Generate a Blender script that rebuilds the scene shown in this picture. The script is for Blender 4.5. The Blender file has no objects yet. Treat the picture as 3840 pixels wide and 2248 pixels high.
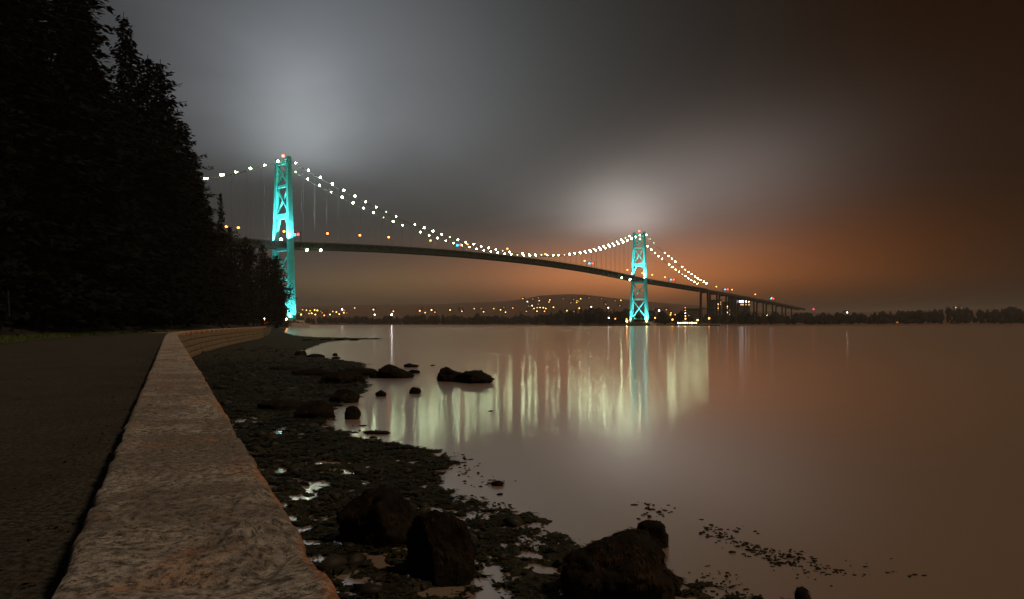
import bpy, bmesh, math, random
import numpy as np
from mathutils import Vector, Matrix, noise

random.seed(7)
rng = np.random.default_rng(7)
R = math.radians
scene = bpy.context.scene
C = scene.collection

# ------------------------------------------------------------------ camera
CAM_Z = 2.5                       # metres above the water (water is z = 0)
cam_d = bpy.data.cameras.new('camera')
cam_d.sensor_width = 36.0
cam_d.lens = 24.0
cam_d.shift_y = 0.0237            # level camera, horizon a little under the middle
cam_d.clip_start = 0.05
cam_d.clip_end = 20000
cam = bpy.data.objects.new('camera', cam_d)
C.objects.link(cam)
cam.location = (0, 0, CAM_Z)
cam.rotation_euler = (R(90), 0, 0)
scene.camera = cam

# ------------------------------------------------------------------ sky (overcast night, cloud lit from below)
SUN_AZ, SUN_EL = R(112), R(53)    # clockwise from +Y (view direction)
world = bpy.data.worlds.new('World')
scene.world = world
world.use_nodes = True
wt = world.node_tree
wt.nodes.clear()


class G:
    """tiny node-graph helper"""
    def __init__(s, tree): s.t = tree
    def n(s, typ, **kw):
        x = s.t.nodes.new(typ)
        for k, v in kw.items(): setattr(x, k, v)
        return x
    def set(s, sock, v):
        if isinstance(v, (int, float)): sock.default_value = v
        elif isinstance(v, tuple): sock.default_value = v if len(v) == len(sock.default_value) else tuple(v) + (1,)
        else: s.t.links.new(v, sock)
    def m(s, op, a, b=None, c=None, clamp=False):
        x = s.n('ShaderNodeMath', operation=op, use_clamp=clamp)
        for i, v in enumerate((a, b, c)):
            if v is not None: s.set(x.inputs[i], v)
        return x.outputs[0]
    def v(s, op, a, b=None):
        x = s.n('ShaderNodeVectorMath', operation=op)
        s.set(x.inputs[0], a)
        if b is not None: s.set(x.inputs[3 if op == 'SCALE' else 1], b)
        return x.outputs[0]
    def mr(s, val, a, b, c, d, smooth=False):
        x = s.n('ShaderNodeMapRange')
        if smooth: x.interpolation_type = 'SMOOTHSTEP'
        for i, q in enumerate((val, a, b, c, d)): s.set(x.inputs[i], q)
        return x.outputs[0]
    def mix(s, f, a, b, blend='MIX'):
        x = s.n('ShaderNodeMix', data_type='RGBA', blend_type=blend)
        s.set(x.inputs[0], f); s.set(x.inputs[6], a); s.set(x.inputs[7], b)
        return x.outputs[2]
    def noise(s, vec, scale, detail=4, rough=0.55, dist=0.0):
        x = s.n('ShaderNodeTexNoise')
        if vec is not None: s.set(x.inputs['Vector'], vec)
        x.inputs['Scale'].default_value = scale
        x.inputs['Detail'].default_value = detail
        x.inputs['Roughness'].default_value = rough
        x.inputs['Distortion'].default_value = dist
        return x.outputs[0]


g = G(wt)
tc = g.n('ShaderNodeTexCoord')
sep = g.n('ShaderNodeSeparateXYZ')
wt.links.new(tc.outputs['Generated'], sep.inputs[0])
azim = g.m('MULTIPLY', g.m('ARCTAN2', sep.outputs[0], sep.outputs[1]), 57.2958)
elev = g.m('MULTIPLY', g.m('ARCSINE', sep.outputs[2]), 57.2958)
wisp_v = g.n('ShaderNodeCombineXYZ')
g.set(wisp_v.inputs[0], g.m('MULTIPLY', azim, 0.055))
g.set(wisp_v.inputs[1], g.m('MULTIPLY', elev, 0.12))
wisp = g.noise(wisp_v.outputs[0], 1.0, 3.5, 0.5, 0.4)
# wander the cloud edges so the lit patches are not perfect ellipses
azw = g.m('ADD', azim, g.m('MULTIPLY', g.m('SUBTRACT', wisp, 0.5), 5.0))
elw = g.m('ADD', elev, g.m('MULTIPLY', g.m('SUBTRACT', wisp, 0.5), 3.0))


def lobe(az, el, saz, sel, rot=0.0, warp=True):
    a = g.m('SUBTRACT', azw if warp else azim, az)
    e = g.m('SUBTRACT', elw if warp else elev, el)
    c, s = math.cos(R(rot)), math.sin(R(rot))
    u = g.m('ADD', g.m('MULTIPLY', a, c / saz), g.m('MULTIPLY', e, s / saz))
    v = g.m('ADD', g.m('MULTIPLY', a, -s / sel), g.m('MULTIPLY', e, c / sel))
    q = g.m('ADD', g.m('MULTIPLY', u, u), g.m('MULTIPLY', v, v))
    return g.m('POWER', 2.71828, g.m('MULTIPLY', q, -0.5))


def col(c):
    x = g.n('ShaderNodeRGB'); x.outputs[0].default_value = (*c, 1); return x.outputs[0]


SKY = []
def add_sky(fac, c):
    SKY.append(g.v('SCALE', col(c), fac))


# even base: grey cloud, browner to the right
right = g.mr(azim, -2, 33, 0, 1, True)
base = g.mix(right, (0.023, 0.0235, 0.0225), (0.0125, 0.0040, 0.0006))
SKY.append(base)
# cold white light thrown up into the low cloud by the near tower
cut1 = g.mr(elw, 8.0, 16.5, 0.06, 1.0, True)
add_sky(g.m('MULTIPLY', lobe(-15.6, 18.0, 9.2, 9.0), cut1), (0.112, 0.121, 0.138))
add_sky(g.m('MULTIPLY', lobe(-17.2, 14.6, 3.3, 4.2, warp=False), g.mr(elev, 10.5, 13.6, 0.0, 1.0, True)), (0.160, 0.176, 0.180))
add_sky(lobe(-8, 17, 12, 8.0), (0.030, 0.0315, 0.0300))
# warm white light over the far tower, drifting away to the right
add_sky(g.m('MULTIPLY', lobe(8.9, 9.1, 2.6, 1.8, 0, warp=False), g.mr(elev, 6.0, 8.4, 0.2, 1.0, True)), (0.200, 0.184, 0.172))
add_sky(lobe(10.6, 8.4, 1.6, 1.1, 0, warp=False), (0.045, 0.042, 0.039))
add_sky(lobe(10.5, 9.8, 6.2, 2.6, 4), (0.105, 0.093, 0.086))
add_sky(lobe(16.5, 11.4, 7.0, 3.4, 8), (0.066, 0.051, 0.047))
add_sky(lobe(8.0, 12.0, 16.0, 5.5), (0.016, 0.014, 0.012))
# sodium glow of the town on the cloud base above the far shore
add_sky(lobe(8.5, 3.6, 6.5, 1.9, warp=False), (0.350, 0.108, 0.026))
add_sky(lobe(14.0, 4.2, 8.0, 2.4, warp=False), (0.085, 0.024, 0.004))
add_sky(lobe(4.0, 3.6, 10.0, 2.2), (0.080, 0.024, 0.005))
add_sky(lobe(22.0, 4.6, 7.5, 3.2), (0.072, 0.018, 0.002))
add_sky(lobe(-8.0, 3.2, 9.5, 1.9), (0.056, 0.025, 0.009))
add_sky(lobe(-11.5, 3.3, 5.5, 1.0), (0.020, 0.019, 0.000))
ring = g.m('POWER', 2.71828, g.m('MULTIPLY', g.m('ABSOLUTE', elev), -0.16))
add_sky(ring, (0.016, 0.006, 0.002))
tot = SKY[0]
for s_ in SKY[1:]:
    tot = g.v('ADD', tot, s_)
murk = g.mr(elev, 0.6, 4.2, 0.30, 1.0, True)          # murky air low over the land
tot = g.v('SCALE', tot, murk)
tot = g.v('SCALE', tot, g.mr(wisp, 0.2, 0.8, 0.84, 1.16))
nsky = g.n('ShaderNodeTexSky')
nsky.sky_type = 'NISHITA'; nsky.sun_disc = False
nsky.sun_elevation = SUN_EL; nsky.sun_rotation = SUN_AZ
tot = g.v('ADD', tot, g.v('SCALE', nsky.outputs[0], 0.0001))
bg = g.n('ShaderNodeBackground')
g.set(bg.inputs[0], tot)
bg.inputs[1].default_value = 1.0
out = g.n('ShaderNodeOutputWorld')
wt.links.new(bg.outputs[0], out.inputs[0])

# ------------------------------------------------------------------ one dim directional light (town glow from behind right)
sun_d = bpy.data.lights.new('sun', 'SUN')
sun_d.energy = 1.5
sun_d.angle = R(4)
sun_d.color = (1.0, 0.70, 0.44)
sun = bpy.data.objects.new('sun', sun_d)
C.objects.link(sun)
to_sun = Vector((math.sin(SUN_AZ) * math.cos(SUN_EL), math.cos(SUN_AZ) * math.cos(SUN_EL), math.sin(SUN_EL)))
sun.rotation_euler = (-to_sun).to_track_quat('-Z', 'Y').to_euler()

vs = scene.view_settings
vs.view_transform = 'Standard'; vs.look = 'None'; vs.exposure = 0.0; vs.gamma = 1.0
vs.use_curve_mapping = False
cy = scene.cycles
cy.use_denoising = True
cy.max_bounces = 4; cy.diffuse_bounces = 1; cy.glossy_bounces = 3; cy.transmission_bounces = 2
cy.volume_bounces = 0
cy.caustics_reflective = False; cy.caustics_refractive = False
cy.sample_clamp_indirect = 6.0
cy.use_light_tree = True

# ------------------------------------------------------------------ materials
MATS = {}
def mat(name):
    m = bpy.data.materials.new(name); m.use_nodes = True
    m.node_tree.nodes.clear()
    h = G(m.node_tree)
    o = h.n('ShaderNodeOutputMaterial')
    MATS[name] = m
    return m, h, o


def surf(name, c1, c2, scale=5.0, rough=0.8, bump=0.0, bscale=None, metal=0.0, detail=5, stretch=None, spec=0.3, thr=(0.3, 0.7)):
    m, h, o = mat(name)
    t = h.n('ShaderNodeTexCoord')
    vec = t.outputs['Object']
    if stretch: vec = h.v('MULTIPLY', vec, stretch)
    f = h.noise(vec, scale, detail, 0.6)
    b = h.n('ShaderNodeBsdfPrincipled')
    h.set(b.inputs['Base Color'], h.mix(h.mr(f, thr[0], thr[1], 0, 1), c1, c2))
    h.set(b.inputs['Roughness'], rough)
    h.set(b.inputs['Metallic'], metal)
    b.inputs['Specular IOR Level'].default_value = spec
    if bump:
        bp = h.n('ShaderNodeBump'); bp.inputs['Strength'].default_value = bump
        bp.inputs['Distance'].default_value = 0.05
        h.set(bp.inputs['Height'], h.noise(vec, bscale or scale * 3, 6, 0.65))
        h.set(b.inputs['Normal'], bp.outputs[0])
    h.t.links.new(b.outputs[0], o.inputs[0])
    return m


def glow(name, c, s):
    m, h, o = mat(name)
    if name.startswith(('window_', 'quay', 'lamp_magenta', 'signal', 'lamp_red', 'lamp_dim')) and name != 'window_bright': m.cycles.emission_sampling = 'NONE'
    e = h.n('ShaderNodeEmission')
    e.inputs[0].default_value = (*c, 1); e.inputs[1].default_value = s
    h.t.links.new(e.outputs[0], o.inputs[0])
    return m


m, h, o = mat('asphalt')
t = h.n('ShaderNodeTexCoord'); P = t.outputs['Object']
g1 = h.noise(P, 34, 5, 0.8); g2 = h.noise(P, 1.1, 5, 0.6, 0.5); g3 = h.noise(P, 7, 4, 0.6)
c = h.mix(h.mr(g1, 0.42, 0.60, 0, 1), (0.006, 0.006, 0.005), (0.062, 0.060, 0.050))
c = h.mix(h.mr(g2, 0.40, 0.62, 0, 0.6), c, (0.018, 0.017, 0.013))
c = h.mix(h.mr(g3, 0.60, 0.70, 0, 0.6), c, (0.010, 0.008, 0.006))
b = h.n('ShaderNodeBsdfPrincipled'); h.set(b.inputs['Base Color'], c); b.inputs['Roughness'].default_value = 0.9
b.inputs['Specular IOR Level'].default_value = 0.2
bp = h.n('ShaderNodeBump'); bp.inputs['Strength'].default_value = 0.8; bp.inputs['Distance'].default_value = 0.02
h.set(bp.inputs['Height'], g1); h.set(b.inputs['Normal'], bp.outputs[0]); h.t.links.new(b.outputs[0], o.inputs[0])
surf('grass_ground', (0.020, 0.030, 0.010), (0.045, 0.055, 0.018), 3, 0.95, 0.6, 30)
surf('grass_blade', (0.035, 0.055, 0.015), (0.060, 0.085, 0.022), 2, 0.8)
surf('forest_floor', (0.006, 0.006, 0.004), (0.011, 0.010, 0.007), 1.5, 0.95)
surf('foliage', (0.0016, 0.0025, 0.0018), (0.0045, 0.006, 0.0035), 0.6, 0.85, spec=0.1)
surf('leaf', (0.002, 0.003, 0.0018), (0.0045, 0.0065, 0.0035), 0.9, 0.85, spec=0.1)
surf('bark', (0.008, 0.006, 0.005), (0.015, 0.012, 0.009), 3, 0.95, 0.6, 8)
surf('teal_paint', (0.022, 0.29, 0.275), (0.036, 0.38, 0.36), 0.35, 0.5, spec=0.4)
surf('teal_paint_shaded', (0.008, 0.018, 0.015), (0.012, 0.027, 0.022), 0.35, 0.6)  # teal paint darkened in its colour for the backlit deck steel
surf('concrete', (0.22, 0.21, 0.19), (0.34, 0.32, 0.29), 0.5, 0.85, 0.3)
surf('dark_steel', (0.03, 0.035, 0.035), (0.05, 0.055, 0.055), 1, 0.6, metal=0.3)
surf('cable_steel', (0.10, 0.14, 0.12), (0.16, 0.20, 0.17), 1, 0.6)
surf('far_land', (0.080, 0.042, 0.024), (0.120, 0.063, 0.036), 0.012, 0.95)
surf('far_foliage', (0.006, 0.006, 0.004), (0.016, 0.014, 0.010), 0.05, 0.95, spec=0.0)
surf('far_wall', (0.06, 0.05, 0.045), (0.10, 0.085, 0.07), 0.2, 0.9)
surf('far_roof', (0.02, 0.018, 0.017), (0.04, 0.035, 0.03), 0.3, 0.9)
surf('white_hull', (0.55, 0.55, 0.53), (0.7, 0.7, 0.68), 0.5, 0.5)
surf('wet_weed', (0.004, 0.0045, 0.0025), (0.018, 0.018, 0.007), 7, 0.7, 0.0, spec=0.12)
surf('brown_weed', (0.004, 0.003, 0.0015), (0.034, 0.016, 0.005), 5, 0.7, spec=0.12, thr=(0.42, 0.72))
surf('pebble', (0.006, 0.006, 0.005), (0.030, 0.028, 0.022), 4, 0.6, spec=0.15)

# cable lamps and other lit lamps
glow('lamp_green_white', (0.76, 1.0, 0.56), 92)
glow('lamp_dim', (0.72, 1.0, 0.52), 9)
glow('lamp_cold', (0.88, 0.92, 1.0), 90)
glow('lamp_orange', (1.0, 0.30, 0.06), 9)
glow('lamp_orange_bright', (1.0, 0.42, 0.14), 100)
glow('lamp_red', (1.0, 0.08, 0.05), 14)
glow('signal_red', (1.0, 0.07, 0.06), 5)
glow('signal_blue', (0.03, 0.42, 0.62), 5)
glow('lamp_magenta', (0.9, 0.03, 0.16), 4)
glow('window_warm', (1.0, 0.62, 0.24), 6)
glow('window_gold', (1.0, 0.66, 0.12), 7)
glow('window_orange', (1.0, 0.36, 0.09), 6)
glow('window_white', (1.0, 0.90, 0.82), 10)
glow('window_bright', (1.0, 0.93, 0.86), 12)
glow('window_dimmer', (1.0, 0.55, 0.25), 1.1)
glow('window_storey', (0.95, 0.90, 1.0), 3.0)
glow('lamp_white_far', (0.95, 0.95, 1.0), 70)
glow('quay_orange', (1.0, 0.30, 0.05), 3.0)

# beach: dark wet gravel and weed
m, h, o = mat('beach')
t = h.n('ShaderNodeTexCoord'); P = t.outputs['Object']
f1 = h.noise(P, 1.3, 5, 0.6); f2 = h.noise(P, 11, 4, 0.65); f3 = h.noise(P, 40, 3, 0.6)
c = h.mix(h.mr(f1, 0.38, 0.62, 0, 1), (0.007, 0.007, 0.0045), (0.021, 0.021, 0.010))
c = h.mix(h.mr(f2, 0.45, 0.7, 0, 0.8), c, (0.036, 0.034, 0.022))
b = h.n('ShaderNodeBsdfPrincipled')
h.set(b.inputs['Base Color'], c); h.set(b.inputs['Roughness'], h.mr(f2, 0.3, 0.7, 0.85, 0.6))
b.inputs['Specular IOR Level'].default_value = 0.12
bp = h.n('ShaderNodeBump'); bp.inputs['Strength'].default_value = 0.9; bp.inputs['Distance'].default_value = 0.04
h.set(bp.inputs['Height'], h.m('ADD', f2, h.m('MULTIPLY', f3, 0.5)))
h.set(b.inputs['Normal'], bp.outputs[0]); h.t.links.new(b.outputs[0], o.inputs[0])

# boulder: nearly black wet rock with brown weed on top
m, h, o = mat('boulder')
t = h.n('ShaderNodeTexCoord'); P = t.outputs['Object']
f1 = h.noise(P, 3, 6, 0.65); f2 = h.noise(P, 16, 5, 0.6)
c = h.mix(h.mr(f1, 0.35, 0.65, 0, 1), (0.003, 0.003, 0.0025), (0.011, 0.009, 0.006))
c = h.mix(h.mr(f2, 0.5, 0.75, 0, 0.7), c, (0.024, 0.014, 0.006))
b = h.n('ShaderNodeBsdfPrincipled')
h.set(b.inputs['Base Color'], c); b.inputs['Roughness'].default_value = 0.8
b.inputs['Specular IOR Level'].default_value = 0.08
bp = h.n('ShaderNodeBump'); bp.inputs['Strength'].default_value = 0.8; bp.inputs['Distance'].default_value = 0.04
h.set(bp.inputs['Height'], f2)
h.set(b.inputs['Normal'], bp.outputs[0]); h.t.links.new(b.outputs[0], o.inputs[0])

# granite coping: grey, pitted, rust stained, warm rim light painted along the seaward edge
m, h, o = mat('granite')
t = h.n('ShaderNodeTexCoord'); P = t.outputs['Object']
grain = h.noise(P, 30, 8, 0.80)
fine = h.noise(P, 120, 4, 0.7)
blot = h.noise(P, 2.3, 6, 0.62, 0.6)
rust = h.noise(h.v('ADD', P, (3.7, 1.2, 0)), 1.7, 7, 0.70, 1.1)
spk = h.noise(P, 62, 5, 0.75)
c = h.mix(h.mr(grain, 0.40, 0.58, 0, 1), (0.055, 0.050, 0.046), (0.50, 0.48, 0.455))
c = h.mix(h.mr(blot, 0.44, 0.60, 0, 0.72), c, (0.130, 0.108, 0.092))
c = h.mix(h.m('MULTIPLY', h.mr(rust, 0.53, 0.68, 0, 0.75), h.mr(grain, 0.42, 0.56, 0.05, 1.0)), c, (0.50, 0.23, 0.090))
c = h.mix(h.mr(spk, 0.53, 0.60, 0, 0.85), c, (0.022, 0.019, 0.016))
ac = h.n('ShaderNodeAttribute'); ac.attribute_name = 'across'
edge = h.mr(h.m('ADD', ac.outputs['Fac'], h.m('MULTIPLY', h.m('SUBTRACT', blot, 0.5), 0.16)), 0.004, 0.030, 0.75, 0.0)  # orange seaward rim: sodium lamplight put into the colour
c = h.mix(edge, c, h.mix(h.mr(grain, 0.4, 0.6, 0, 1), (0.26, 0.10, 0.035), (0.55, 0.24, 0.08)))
c = h.mix(h.mr(fine, 0.42, 0.34, 0, 0.55), c, (0.60, 0.57, 0.52))
b = h.n('ShaderNodeBsdfPrincipled')
h.set(b.inputs['Base Color'], c); b.inputs['Roughness'].default_value = 0.85
b.inputs['Specular IOR Level'].default_value = 0.2
bp = h.n('ShaderNodeBump'); bp.inputs['Strength'].default_value = 0.9; bp.inputs['Distance'].default_value = 0.02
h.set(bp.inputs['Height'], h.m('SUBTRACT', h.m('ADD', grain, h.m('MULTIPLY', fine, 0.4)), h.m('MULTIPLY', spk, 0.6)))
h.set(b.inputs['Normal'], bp.outputs[0]); h.t.links.new(b.outputs[0], o.inputs[0])

surf('face_stone', (0.10, 0.080, 0.050), (0.26, 0.20, 0.125), 1.6, 0.85, 0.8, 9)
surf('mortar', (0.05, 0.045, 0.035), (0.08, 0.07, 0.055), 6, 0.95, 0.4)

# water: long-exposure sea, soft vertical smear
m, h, o = mat('water')
t = h.n('ShaderNodeTexCoord'); P = t.outputs['Object']
band = h.noise(h.v('MULTIPLY', P, (0.0025, 0.03, 1)), 1.0, 4, 0.55)
swell = h.noise(h.v('MULTIPLY', P, (0.35, 0.6, 1)), 1.0, 3, 0.5)
gl = h.n('ShaderNodeBsdfAnisotropic'); gl.distribution = 'BECKMANN'
gl.inputs['Color'].default_value = (0.97, 0.95, 0.94, 1)
h.set(gl.inputs['Roughness'], h.mr(band, 0.38, 0.62, 0.110, 0.140))
gl.inputs['Anisotropy'].default_value = 0.24
tg = h.n('ShaderNodeCombineXYZ'); tg.inputs[0].default_value = 1.0
h.t.links.new(tg.outputs[0], gl.inputs['Tangent'])
gl2 = h.n('ShaderNodeBsdfAnisotropic'); gl2.distribution = 'BECKMANN'
gl2.inputs['Color'].default_value = (0.97, 0.95, 0.94, 1); gl2.inputs['Roughness'].default_value = 0.40
gm = h.n('ShaderNodeMixShader'); gm.inputs[0].default_value = 0.32
h.t.links.new(gl.outputs[0], gm.inputs[1]); h.t.links.new(gl2.outputs[0], gm.inputs[2])
df = h.n('ShaderNodeBsdfDiffuse'); df.inputs[0].default_value = (0.42, 0.33, 0.27, 1)
fr = h.n('ShaderNodeFresnel'); fr.inputs[0].default_value = 1.34
mx = h.n('ShaderNodeMixShader')
h.set(mx.inputs[0], h.mr(fr.outputs[0], 0.02, 0.9, 0.72, 0.80))
h.t.links.new(df.outputs[0], mx.inputs[1]); h.t.links.new(gm.outputs[0], mx.inputs[2])
h.t.links.new(mx.outputs[0], o.inputs[0])

# ------------------------------------------------------------------ object helpers
def tag(o, label=None, cat=None, group=None, kind=None):
    if label: o['label'] = label
    if cat: o['category'] = cat
    if group: o['group'] = group
    if kind: o['kind'] = kind
    return o


def link(name, me, material=None, parent=None, loc=None):
    o = bpy.data.objects.new(name, me); C.objects.link(o)
    if material and me is not None and not me.materials: me.materials.append(MATS[material])
    if parent is not None: o.parent = parent
    if loc is not None: o.location = loc
    return o


def empty(name, loc=(0, 0, 0), rz=0.0):
    o = bpy.data.objects.new(name, None); C.objects.link(o)
    o.location = loc; o.rotation_euler = (0, 0, rz); o.empty_display_size = 0.2
    return o


def mesh(name, V, F, smooth=False):
    me = bpy.data.meshes.new(name)
    me.from_pydata([tuple(map(float, v)) for v in V], [], [tuple(map(int, f)) for f in F])
    me.update()
    if smooth:
        me.polygons.foreach_set('use_smooth', [True] * len(me.polygons))
    return me


def fast_mesh(name, V, F, smooth=False):
    """V (n,3) array, F (m,k) int array, all faces of k corners"""
    V = np.asarray(V, dtype=np.float32); F = np.asarray(F, dtype=np.int32)
    me = bpy.data.meshes.new(name)
    k = F.shape[1]
    me.vertices.add(len(V)); me.vertices.foreach_set('co', V.ravel())
    me.loops.add(F.size); me.loops.foreach_set('vertex_index', F.ravel())
    me.polygons.add(len(F))
    me.polygons.foreach_set('loop_start', np.arange(0, F.size, k, dtype=np.int32))
    me.polygons.foreach_set('loop_total', np.full(len(F), k, dtype=np.int32))
    if smooth: me.polygons.foreach_set('use_smooth', np.ones(len(F), dtype=bool))
    me.update(calc_edges=True); me.validate()
    return me


class MB:
    def __init__(s): s.V = []; s.F = []
    def quad_solid(s, a, b):
        """two lists of 4 corner points (bottom ring, top ring) -> box-like solid"""
        i = len(s.V); s.V += [tuple(p) for p in a] + [tuple(p) for p in b]
        s.F += [(i + 3, i + 2, i + 1, i), (i + 4, i + 5, i + 6, i + 7)]
        for k in range(4):
            j = (k + 1) % 4
            s.F.append((i + k, i + j, i + 4 + j, i + 4 + k))
        return s
    def box(s, x0, x1, y0, y1, z0, z1):
        return s.quad_solid([(x0, y0, z0), (x1, y0, z0), (x1, y1, z0), (x0, y1, z0)],
                            [(x0, y0, z1), (x1, y0, z1), (x1, y1, z1), (x0, y1, z1)])
    def bar(s, p, q, w, d=None, up=(0, 0, 1)):
        p, q = Vector(p), Vector(q); d = d or w
        a = (q - p).normalized()
        u = a.cross(Vector(up))
        if u.length < 1e-4: u = a.cross(Vector((1, 0, 0)))
        u.normalize(); v = u.cross(a)
        cs = [(-1, -1), (1, -1), (1, 1), (-1, 1)]
        return s.quad_solid([p + u * (x * w / 2) + v * (y * d / 2) for x, y in cs],
                            [q + u * (x * w / 2) + v * (y * d / 2) for x, y in cs])
    def tube(s, pts, r, n=6):
        pts = [Vector(p) for p in pts]
        rr = r if isinstance(r, (list, tuple)) else [r] * len(pts)
        i0 = len(s.V)
        for k, p in enumerate(pts):
            a = (pts[min(k + 1, len(pts) - 1)] - pts[max(k - 1, 0)]).normalized()
            u = a.cross(Vector((0, 0, 1)))
            if u.length < 1e-3: u = a.cross(Vector((1, 0, 0)))
            u.normalize(); v = u.cross(a)
            for j in range(n):
                t = 2 * math.pi * j / n
                s.V.append(tuple(p + (u * math.cos(t) + v * math.sin(t)) * rr[k]))
        for k in range(len(pts) - 1):
            for j in range(n):
                j2 = (j + 1) % n
                s.F.append((i0 + k * n + j, i0 + k * n + j2, i0 + (k + 1) * n + j2, i0 + (k + 1) * n + j))
        s.F.append(tuple(i0 + j for j in range(n))[::-1])
        s.F.append(tuple(i0 + (len(pts) - 1) * n + j for j in range(n)))
        return s
    def ball(s, c, r, sub=1):
        bm = bmesh.new(); bmesh.ops.create_icosphere(bm, subdivisions=sub, radius=1)
        i = len(s.V)
        rx, ry, rz = r if isinstance(r, tuple) else (r, r, r)
        s.V += [(c[0] + v.co.x * rx, c[1] + v.co.y * ry, c[2] + v.co.z * rz) for v in bm.verts]
        s.F += [tuple(i + v.index for v in f.verts) for f in bm.faces]
        bm.free(); return s
    def data(s, name, smooth=False): return mesh(name, s.V, s.F, smooth)
    def build(s, name, material, parent=None, loc=None, smooth=False):
        return link(name, s.data(name, smooth), material, parent, loc)


# a place seen from the viewpoint: compass slope and distance -> metres
FP = 2560.0
def slope_x(dx): return (dx * 1.52381 - 1920) / FP
def slope_z(dy): return (1215 - dy * 1.52381) / FP
def at(dx, dy, Y): return Vector((slope_x(dx) * Y, Y, CAM_Z + slope_z(dy) * Y))
def on_level(dx, dy, z=0.0):
    Y = (CAM_Z - z) / max(-slope_z(dy), 1e-4)
    return slope_x(dx) * Y, Y

# ------------------------------------------------------------------ plan of the shore (metres)
_wy = np.array([-4, 0, 10, 20, 30, 37, 45, 56, 70, 88, 106, 150, 250, 350, 462, 700], float)
_wx = np.array([2.32, 0.32, -4.68, -9.7, -14.7, -18.1, -21.4, -25.3, -29.6, -34.6, -39.3, -53, -88, -124, -163, -250], float)
_fy = np.arange(-4, 700, 0.5)
_fx = np.interp(_fy, _wy, _wx)
_ker = np.hanning(17); _ker /= _ker.sum()
_sm = np.convolve(np.pad(_fx, 8, mode='reflect', reflect_type='odd'), _ker, 'valid')
def wall_x(y): return float(np.interp(y, _fy, _sm))        # seaward edge of the coping
def wall_dir(y):
    v = Vector((wall_x(y + 0.6) - wall_x(y - 0.6), 1.2, 0)); return v.normalized()
WALL_TOP, PATH_Z, WALL_W = 2.0, 1.66, 0.49
def wall_pt(y, off):
    """point at distance off to the landward side of the seaward edge"""
    d = wall_dir(y); n = Vector((-d.y, d.x, 0))
    return Vector((wall_x(y), y, 0)) + n * off

_by = np.array([2, 5, 6.2, 6.74, 7.4, 7.9, 8.9, 9.8, 10.7, 11.6, 12.6, 13.3, 14.0, 14.85, 17, 19.75, 22, 25.8, 30, 43, 50, 57.7, 75, 90, 100, 108, 112, 118, 128, 150, 200, 462, 700], float)
_bx = np.array([3.6, 2.9, 2.2, 1.6, 0.7, 0.35, 0.05, -0.7, -1.35, -1.4, -1.15, -1.5, -2.4, -3.6, -4.9, -5.4, -5.4, -5.7, -6.6, -9.6, -14, -18.5, -22, -25, -26, -24, -21, -30, -38, -48, -67, -152, -240], float)
def shore_x(y): return float(np.interp(y, _by, _bx))

HAZE = 0.00010
# ================================================================== THE SETTING
# water: one sheet to the horizon
V = [(-9000, -40, 0), (9000, -40, 0), (9000, 14000, 0), (-9000, 14000, 0)]
link('water', mesh('water', V, [(0, 1, 2, 3)]), 'water')['kind'] = 'structure'

# beach: low wet flat with pools where the relief dips under the water
rows = np.concatenate([np.geomspace(3.2, 16, 260), np.geomspace(16.1, 130, 200), np.linspace(134, 470, 40)])
NC = 190
BV = []
def relief(x, y, xw, n1, n2, n3):
    gut = math.exp(-((x - xw - 0.9) / 0.75) ** 2) * min(1, max(0, (17 - y) / 6))     # wet gutter along the wall
    pl = noise.noise(Vector((x * 2.5 + 3, y * 3.4, 7))) + 0.7 * noise.noise(Vector((x * 6.5, y * 8.5, 2)))
    pl = min(1, max(0, (pl + 0.08) / 0.22))
    zone = min(1, max(0, (4.0 - (x - xw)) / 1.6)) * min(1, max(0, (26 - y) / 8))
    zone = max(zone, 0.8 * min(1, max(0, (8.2 - y) / 1.0)), 0.5)
    return 0.022 + 0.022 * n2 + 0.018 * n1 + 0.026 * n3 - 0.016 * gut - 0.058 * pl * zone + 0.014 * min(1, max(0, (y - 8) / 5))
for y in rows:
    xw, xs = wall_x(y) - 0.15, shore_x(y)
    ext = 1.2 + 0.05 * y
    for k in range(NC):
        u = k / (NC - 1)
        x = xw + (xs + ext - xw) * u
        d = xs - x                                      # metres inside the waterline
        p = Vector((x, y, 0))
        n1 = noise.fractal(p * 0.35, 0.9, 2.0, 4)
        n2 = noise.fractal(p * 1.9 + Vector((9, 3, 1)), 0.8, 2.0, 4)
        n3 = noise.fractal(p * 4.2, 0.7, 2.1, 3)
        z = relief(x, y, xw, n1, n2, n3)
        z += 0.006 * max(min(d, 6), 0) - 0.11 * max(-d, 0)
        if y > 40: z += min((y - 40) * 0.002, 0.05) * (1 if d > 0 else 0) + 0.05 * n2
        BV.append((x, y, z))
BF = []
for i in range(len(rows) - 1):
    for k in range(NC - 1):
        a = i * NC + k
        BF.append((a, a + 1, a + NC + 1, a + NC))
beach = link('beach', fast_mesh('beach', BV, BF, True), 'beach')
beach['kind'] = 'structure'

# land behind the wall: path level, then a wooded bank climbing to the left
offs = [0.3, 6.0, 7.0, 9.0, 12.0, 16.0, 24, 40, 70, 120, 220, 400]
yr = np.concatenate([np.arange(-6, 60, 1.5), np.arange(60, 500, 8)])
LV, LF = [], []
def bank(off): return PATH_Z - 0.01 + (0.0 if off < 9 else min((off - 9) * 0.16, 9.0)) + max(0, off - 60) * 0.10
for y in yr:
    for of in offs:
        p = wall_pt(y, of)
        z = bank(of) + (noise.noise(p * 0.15) * 0.25 if of > 8 else 0)
        LV.append((p.x - (0 if of < 24 else 0), p.y, z))
n = len(offs)
for i in range(len(yr) - 1):
    for k in range(n - 1):
        a = i * n + k
        LF.append((a + 1, a, a + n, a + n + 1))
link('ground', fast_mesh('ground', LV, LF, True), 'forest_floor')['kind'] = 'structure'

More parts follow.
